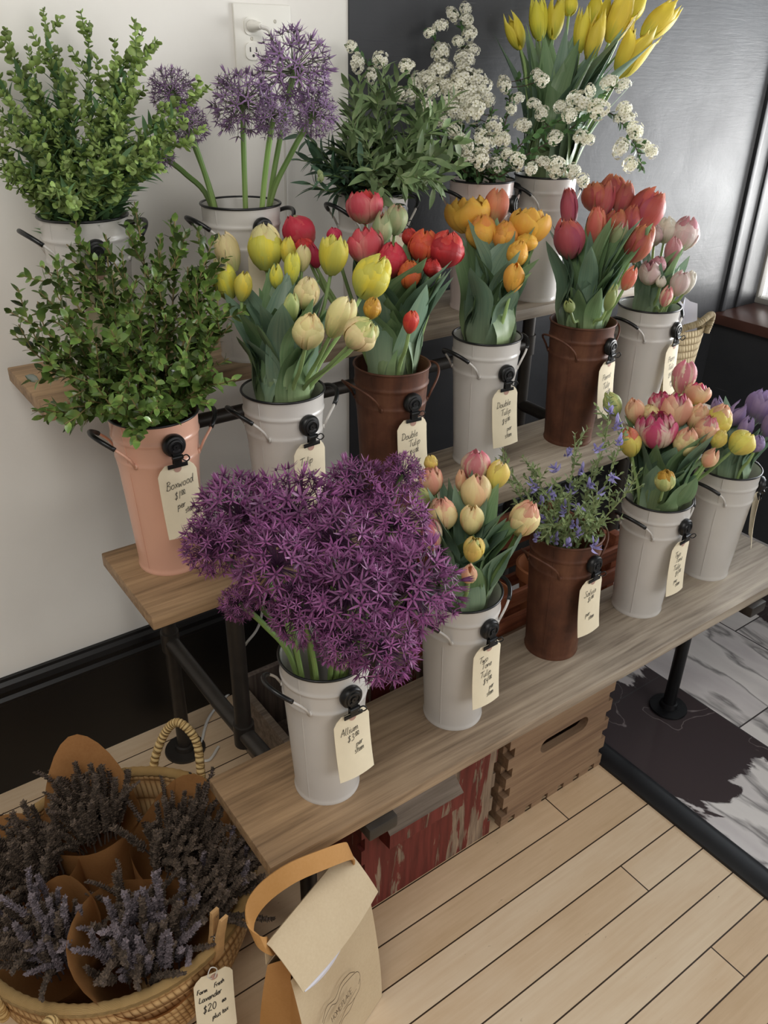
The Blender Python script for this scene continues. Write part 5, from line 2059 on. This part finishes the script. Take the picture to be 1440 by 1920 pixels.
def branch_path(k, tip, rg, n=20, sag=.0, rr=.048):
    x, y, row = BK[k]
    zr = Z[row]+HB_
    v = np.array([tip[0]-x, tip[1]-y]); d = np.linalg.norm(v); u = v/(d+1e-9)
    r1 = min(rr, d*.4+.005)
    p0 = np.array([x+u[0]*r1*.4, y+u[1]*r1*.4, zr-.14])
    p1 = np.array([x+u[0]*r1, y+u[1]*r1, zr+.002])
    mid = p1*.45+tip*.55+np.array([0, 0, .10*np.linalg.norm(tip-p1)-sag])+rg.normal(0, .010, 3)
    if mid[1] > -.03: mid[1] = -.03
    return smooth_path([p0, p1, mid, tip], n)


def side_twigs(P, rg, n, length, start=.35):
    out = []
    T, A1, A2 = frames(P)
    for q in range(n):
        f = start+(.92-start)*(q+rg.random()*.8)/n
        i = int(f*(len(P)-1))
        th = rg.random()*6.28
        d = nrm(T[i]*.85+(A1[i]*math.cos(th)+A2[i]*math.sin(th))*.75)
        L = length*rg.uniform(.6, 1.2)*(1.1-.5*f)
        c = P[i]
        e_ = c+d*L+np.array([0, 0, .12*L])
        if e_[1] > -.02: e_[1] = -.02
        out.append(smooth_path([c, c+d*L*.5, e_], 7))
    return out


def clampy(g):
    for V in g.V:
        np.minimum(V[:, 1], -.008, out=V[:, 1])
    return g


def foliage(k, tips, name, cat, words, tpl, size, mleaf, mstem, rg, twigs=3, tl=.07, dr=(-.05, .10), step=.011, start=.42, extra=None, r_st=.0016, sag=0, pairs=2, angle=(35, 70), leafname='leaves', jit=.25, group=None, low=None):
    ys = [t[1] for t in tips]
    y0, y1 = min(ys), max(ys)
    x, y, row = BK[k]
    zr = Z[row]+HB_
    for t in tips:
        s = (t[1]-y0)/max(1, y1-y0)
        d0 = t[2] if len(t) > 2 else dr[0]+(dr[1]-dr[0])*s+rg.normal(0, .012)
        tip = put(k, t[:2], d0, .12)
        P = branch_path(k, tip, rg, sag=sag)
        e = empty(name, (x, y, zr-.14), None, cat, group or f'{cat}s {SHORT[k]}')
        o0 = np.array(e.location)
        gs = G(); gtube(gs, P, np.linspace(r_st*1.5, r_st*.6, len(P)), 6)
        paths = [P]+side_twigs(P, rg, twigs, tl)
        gl2 = G()
        for j, Q in enumerate(paths):
            if j:
                gtube(gs, Q, r_st*.6, 4)
            Ms, Ts, tn = leafy(Q, tpl, size, rg, start if j == 0 else .15, step, pairs, angle, jit=jit)
            inst(gl2, tpl, Ms, Ts, np.array(tn))
        if low:
            # leaves of another kind low on the stalk
            Ms, Ts, tn = leafy(P[:int(len(P)*.75)], low[0], low[1], rg, .42, low[2], 2, (30, 70))
            g3 = G(); inst(g3, low[0], Ms, Ts, np.array(tn)); xf(clampy(g3), Matrix.Translation(-Vector(o0)))
            part('lower_leaves', g3, low[3], e)
        for gg in (gs, gl2):
            clampy(gg)
            xf(gg, Matrix.Translation(-Vector(o0)))
        part('stem', gs, mstem, e)
        part(leafname, gl2, mleaf, e)
        if extra:
            extra(e, P, o0, rg, t)
        rank(e, k, words, SHORT[k], t[0])


rg = np.random.default_rng(11)
foliage('M1', [(328, 402), (252, 378), (125, 458), (198, 440), (78, 498), (10, 580), (24, 625), (70, 690), (60, 770), (402, 442), (408, 500), (430, 575), (432, 610), (300, 445), (228, 470),
 (150, 500), (100, 545), (352, 500), (276, 505), (400, 560), (190, 560, .02), (250, 570, .04), (310, 590, .05), (370, 600, .05), (140, 610, .05), (205, 640, .08), (285, 660, .10), (350, 670, .10),
 (110, 660, .05), (160, 720, .08), (230, 720, .12), (300, 740, .12), (390, 690, .07), (130, 765, .06), (210, 775, .10), (285, 792, .12), (380, 740, .06)],
 'boxwood_branch', 'boxwood branch', 'glossy green boxwood branch', LEAF_BOX, .0235, M['box'], M['boxstem'], rg, 6, .075, (-.05, .05), .0105, .36, jit=.35)

foliage('T1', [(80, 15), (168, 38), (108, 84), (50, 82), (8, 50), (-25, 80), (215, 72), (268, 56), (240, 100), (288, 88), (396, 158), (385, 238), (308, 318), (-30, 170), (-20, 250), (5, 340), (25, 300),
 (60, 150), (140, 135), (200, 150), (255, 170), (305, 190), (330, 240), (100, 210), (170, 230), (235, 240), (60, 260), (120, 300, .07), (190, 310, .08), (265, 300, .06), (100, 350, .09), (30, 200)],
 'pennycress_stem', 'pennycress stem', 'green pennycress stem with round seed pods', POD, .0155, M['penny'], M['gstem'], rg, 4, .075, (-.03, .05), .0085, .52, r_st=.0013, pairs=2, angle=(50, 85),
 leafname='seed_pods', jit=.5, low=(LEAF_LANCE, .050, .013, M['pennyleaf']))


def buds(e, P, o0, rg, t):
    if rg.random() > .35:
        return
    g = G()
    V0 = np.array([(math.cos(a)*math.sin(b), math.sin(a)*math.sin(b), -math.cos(b)) for b in np.linspace(.3, 2.9, 4) for a in np.linspace(0, 2*PI, 7)[:-1]])
    F0 = [(j*6+i, j*6+(i+1) % 6, (j+1)*6+(i+1) % 6, (j+1)*6+i) for j in range(3) for i in range(6)]
    Ms, Ts = [], []
    for q in range(7):
        d = nrm(rg.normal(0, 1, 3))
        r = .0042*rg.uniform(.8, 1.2)
        Ms.append(np.eye(3)*r*np.array([1, 1, 1.35])); Ts.append(P[-1]+d*.006-o0)
    inst(g, (V0, F0, np.zeros((24, 2))), Ms, Ts, rg.random(7))
    part('flower_buds', g, M['budgreen'], e)


foliage('T3', [(700, 170), (720, 118), (746, 150), (675, 150), (652, 165), (855, 178), (845, 235), (870, 255), (815, 210), (790, 165), (770, 250), (740, 230), (700, 235), (660, 210), (640, 240),
 (820, 290, .05), (860, 310, .04), (780, 300, .06), (740, 300, .07), (690, 300, .05), (760, 345, .09), (830, 345, .06), (720, 350, .08), (650, 290, .02), (800, 330, .08), (675, 265, .03), (795, 255, .02)],
 'foliage_stem', 'foliage stem', 'grey-green leafy stem with narrow velvety leaves', LEAF_SAGE, .056, M['sage'], M['gstem'], rg, 2, .05, (-.02, .05), .015, .45, jit=.3)
foliage('T3', [(560, 300, .0), (575, 250, -.02), (600, 330, .04), (620, 270, .0), (650, 345, .0), (690, 366, -.03), (610, 300, .03), (580, 345, .03), (640, 320, .05)],
 'foliage_stem', 'foliage stem', 'dark green broad-leaved stem with pale buds', LEAF_LANCE, .052, M['darkleaf'], M['gstem'], rg, 2, .05, step=.016, start=.5, extra=buds, jit=.3)


# ------------------------------------------------------------------ spirea: arching twigs with dense white clusters
def spirea_cluster(seed, n=38):
    rg = np.random.default_rng(seed)
    g = G()
    V = [(0, 0, 0)]
    U = [(.5, 0)]
    for j in range(5):
        a = -.55+1.1*j/4
        V.append((math.cos(a)*(.8+.2*math.cos(a*2)), math.sin(a)*.95, .12)); U.append((.5, 1))
    pet = (np.array(V), [(0, 1, 2), (0, 2, 3), (0, 3, 4), (0, 4, 5)], np.array(U))
    Ms, Ts, tn, Es, Et = [], [], [], [], []
    for i in range(n):
        z = 1-1.5*(i+.5)/n
        s = math.sqrt(max(0, 1-z*z))
        th = i*2.39996
        d = nrm(np.array([s*math.cos(th), s*math.sin(th), z*.9+.05])+rg.normal(0, .22, 3))
        c = d*np.array([1, 1, .75])*rg.uniform(.66, 1.08)
        B = basis(d)
        ro = rg.random()*6
        lp = .31
        for k in range(5):
            a = ro+k*2*PI/5
            pd = B[:, 1]*math.cos(a)+B[:, 2]*math.sin(a)
            y_ = np.cross(d, pd)
            Ms.append(np.stack([pd*lp, y_*lp*.85, d*lp], 1)); Ts.append(c); tn.append(rg.random())
        Es.append(np.stack([B[:, 1], B[:, 2], d], 1)*.065); Et.append(c+d*.03)
    inst(g, pet, Ms, Ts, np.array(tn), 0)
    glathe(g, [(.02, -.40), (.34, -.3), (.46, 0), (.36, .26), (.02, .36)], 10, mi=0)
    V0 = np.array([(1, 0, 0), (0, 1, 0), (-1, 0, 0), (0, -1, 0), (0, 0, .8)], float)
    inst(g, (V0, [(0, 1, 4), (1, 2, 4), (2, 3, 4), (3, 0, 4)], np.zeros((5, 2))), Es, Et, np.full(len(Et), .5), 1)
    return g.mesh('flower_cluster', [M['spflower'], M['speye']], False)


SPC = [spirea_cluster(s) for s in (1, 2, 3)]


def spirea(k, branches, rg):
    x, y, row = BK[k]
    zr = Z[row]+HB_
    for path, clusters, d0 in branches:
        e = empty('spirea_branch', (x, y, zr-.14), None, 'spirea branch', f'spirea branches {SHORT[k]}')
        o0 = np.array(e.location)
        pts = [put(k, p, d0*(i+1)/len(path), .12) for i, p in enumerate(path)]
        u = nrm((pts[0]-np.array([x, y, 0]))*[1, 1, 0])
        root = [np.array([x+u[0]*.02, y+u[1]*.02, zr-.14]), np.array([x+u[0]*.045, y+u[1]*.045, zr+.004])]
        P = smooth_path(root+pts, 40)
        P[:, 1] = np.minimum(P[:, 1], -.02)
        gs = G(); gtube(gs, P, np.linspace(.0022, .0008, len(P)), 6)
        gl2 = G()
        Ms, Ts, tn = leafy(P, LEAF_SP, .023, rg, .30, .008, 2, (40, 80), False, jit=.5)
        inst(gl2, LEAF_SP, Ms, Ts, np.array(tn))
        cl = []
        for (cx, cy, cr) in clusters:
            # foot on the twig nearest in the picture
            best = min(range(len(P)//3, len(P)), key=lambda i: (lambda q: (q[0]-cx)**2+(q[1]-cy)**2)((720+FPX*((P[i]-CAM) @ CR)/((P[i]-CAM) @ CF), 960-FPX*((P[i]-CAM) @ CU)/((P[i]-CAM) @ CF))))
            c = at_d((cx, cy), depth_of(P[best])-.012+rg.normal(0, .008))
            if c[1] > -.03: c = at_y((cx, cy), -.03)
            R = cr*depth_of(c)/FPX
            if np.linalg.norm(c-P[best]) < .16:
                gtube(gs, smooth_path([P[best], (P[best]+c)/2+rg.normal(0, .004, 3), c], 6), .0008, 4)
                Ms, Ts, tn = leafy(smooth_path([P[best], (P[best]+c)/2, c], 6), LEAF_SP, .017, rg, .3, .008, 2, (50, 80), False, jit=.5)
                inst(gl2, LEAF_SP, Ms, Ts, np.array(tn))
            cl.append((c, R))
        for gg in (gs, gl2):
            clampy(gg); xf(gg, Matrix.Translation(-Vector(o0)))
        part('stem', gs, M['spstem'], e)
        part('leaves', gl2, M['spleaf'], e)
        for n, (c, R) in enumerate(cl):
            o = link('flower_cluster', SPC[n % 3], e, tuple(c-o0))
            toc = nrm(CAM-c)*.7+np.array([0, 0, .7])+rg.normal(0, .35, 3)
            o.rotation_euler = Vector(toc).to_track_quat('Z', 'Y').to_euler()
            o.scale = tuple(R*1.12*rg.uniform(.8, 1.15, 3))
        rank(e, k, 'spirea branch with white flower clusters', SHORT[k], path[-1][0])


rg = np.random.default_rng(21)
spirea('T4', [
 ([(880, 300), (860, 200), (865, 110), (868, 30)], [(848, 28, 13), (872, 16, 10), (875, 38, 12), (880, 64, 14), (884, 95, 14), (871, 112, 17), (866, 145, 16), (858, 78, 11)], .0),
 ([(870, 300), (835, 210), (822, 130), (812, 60)], [(805, 62, 11), (826, 50, 15), (826, 98, 16), (825, 130, 19), (833, 160, 15), (846, 178, 14)], .01),
 ([(860, 310), (815, 240), (790, 180), (755, 122)], [(762, 124, 13), (783, 149, 13), (803, 146, 14), (779, 174, 17), (810, 168, 15), (750, 178, 15)], .02),
 ([(855, 310), (780, 230), (720, 160), (658, 88)], [(658, 87, 10), (669, 119, 15), (713, 112, 13), (696, 142, 13), (735, 190, 10)], .0),
 ([(890, 310), (895, 250), (890, 195), (882, 140)], [(870, 143, 20), (894, 152, 17), (858, 160, 17), (905, 163, 15), (880, 180, 21), (862, 180, 16)], .03),
 ([(870, 320), (840, 260), (815, 215), (797, 190)], [(800, 205, 19), (850, 205, 15), (828, 225, 12), (850, 245, 12), (838, 190, 12)], .05),
 ([(900, 320), (905, 270), (915, 230), (925, 200)], [(890, 205, 20), (913, 186, 14), (926, 235, 17), (908, 262, 20), (940, 262, 17), (870, 218, 14), (950, 288, 12)], .05),
 ([(895, 330), (892, 305), (890, 290)], [(900, 298, 18), (930, 310, 17), (875, 275, 14), (875, 297, 13), (862, 262, 12)], .07),
 ([(940, 330), (1000, 300), (1060, 318), (1095, 342)], [(970, 303, 14), (995, 316, 13), (1018, 304, 14), (1042, 313, 16), (1073, 321, 13), (1092, 338, 12)], .06),
 ([(930, 320), (990, 260), (1060, 220), (1150, 165)], [(980, 235, 16), (1000, 195, 12), (1016, 212, 13), (1050, 200, 12), (1066, 216, 14), (1086, 190, 20), (1122, 205, 17), (1106, 170, 10), (1142, 155, 17), (1168, 160, 13)], .05),
 ([(930, 325), (1040, 260), (1130, 210), (1180, 250), (1206, 320)], [(1170, 205, 14), (1172, 222, 17), (1190, 246, 14), (1164, 278, 16), (1206, 272, 13), (1221, 284, 13), (1182, 308, 13), (1090, 258, 15), (1106, 262, 10), (1040, 258, 12)], .06),
 ([(925, 310), (945, 240), (955, 190), (950, 155)], [(945, 158, 14), (970, 184, 12), (958, 205, 11), (1016, 150, 12), (1005, 140, 10)], .0),
], rg)


# ------------------------------------------------------------------ salvia
def salvia_flowers(flowers):
    def fn(e, P, o0, rg, t):
        g = G()
        mine = [f for f in flowers if f[2] == t[3]]
        for (fx, fy, _) in mine:
            c = at_d((fx, fy), depth_of(P[-1])-.004)
            i = min(range(6, len(P)), key=lambda j: np.linalg.norm(P[j]-c))
            d = nrm(c-P[i]) if np.linalg.norm(c-P[i]) > .002 else nrm(rg.normal(0, 1, 3))
            for q in range(3):
                dd = nrm(d+rg.normal(0, .5, 3)+np.array([0, 0, .2]))
                # hooded upper lip and a broad lower lip
                B = basis(dd)
                b0 = c+rg.normal(0, .003, 3)
                for s_, wz, ln in ((1, .42, .017), (-1, .62, .015)):
                    tplv = tpl_leaf(.9, .6, 5, .5, .55*s_, .7)
                    dl = nrm(dd+B[:, 2]*s_*.35)
                    inst(g, tplv, [basis(dl, B[:, 2]*s_)*ln*np.array([1, wz, 1])], [b0-o0], np.array([rg.random()]))
                gtube(g, np.array([b0-o0-dd*.007, b0-o0]), .0016, 5, False, tone=rg.random()*.5)
        if g.V:
            part('flowers', g, M['salflower'], e)
    return fn


SF = [(1000, 912, 2), (1016, 942, 2), (1022, 972, 3), (1068, 920, 4), (1042, 986, 4), (1078, 984, 5), (1108, 912, 6), (1120, 925, 6), (1148, 892, 7), (1146, 772, 7), (1153, 800, 7), (1160, 828, 7),
      (1122, 840, 7), (1066, 846, 4), (1086, 1000, 5), (1112, 1024, 8), (1068, 1020, 5), (1040, 1012, 3), (1046, 880, 4), (1092, 880, 6), (1030, 928, 3), (1082, 950, 5), (1060, 955, 4), (1006, 1005, 3)]
rg = np.random.default_rng(31)
foliage('B3', [(928, 858, -.02, 0), (985, 858, -.02, 1), (1008, 872, .0, 2), (1022, 905, .03, 3), (1078, 812, .0, 4), (1082, 900, .03, 5), (1112, 868, .01, 6), (1143, 742, .04, 7), (1128, 930, .05, 8), (1200, 882, .06, 9),
 (975, 945, .05, 10), (1048, 935, .06, 11), (1000, 960, .07, 12), (1095, 965, .07, 13), (955, 905, .0, 14), (1168, 800, .03, 15), (1060, 985, .08, 16), (1030, 1000, .08, 17), (1120, 985, .07, 18)],
 'salvia_stem', 'salvia stem', 'thin salvia stem with small purple-blue flowers', LEAF_SMALL, .0165, M['salleaf'], M['salstem'], rg, 7, .05, step=.011, start=.40, extra=salvia_flowers(SF), r_st=.0014, jit=.5)

# labels for the stems, each by its place among its likes in its bucket
write_labels()
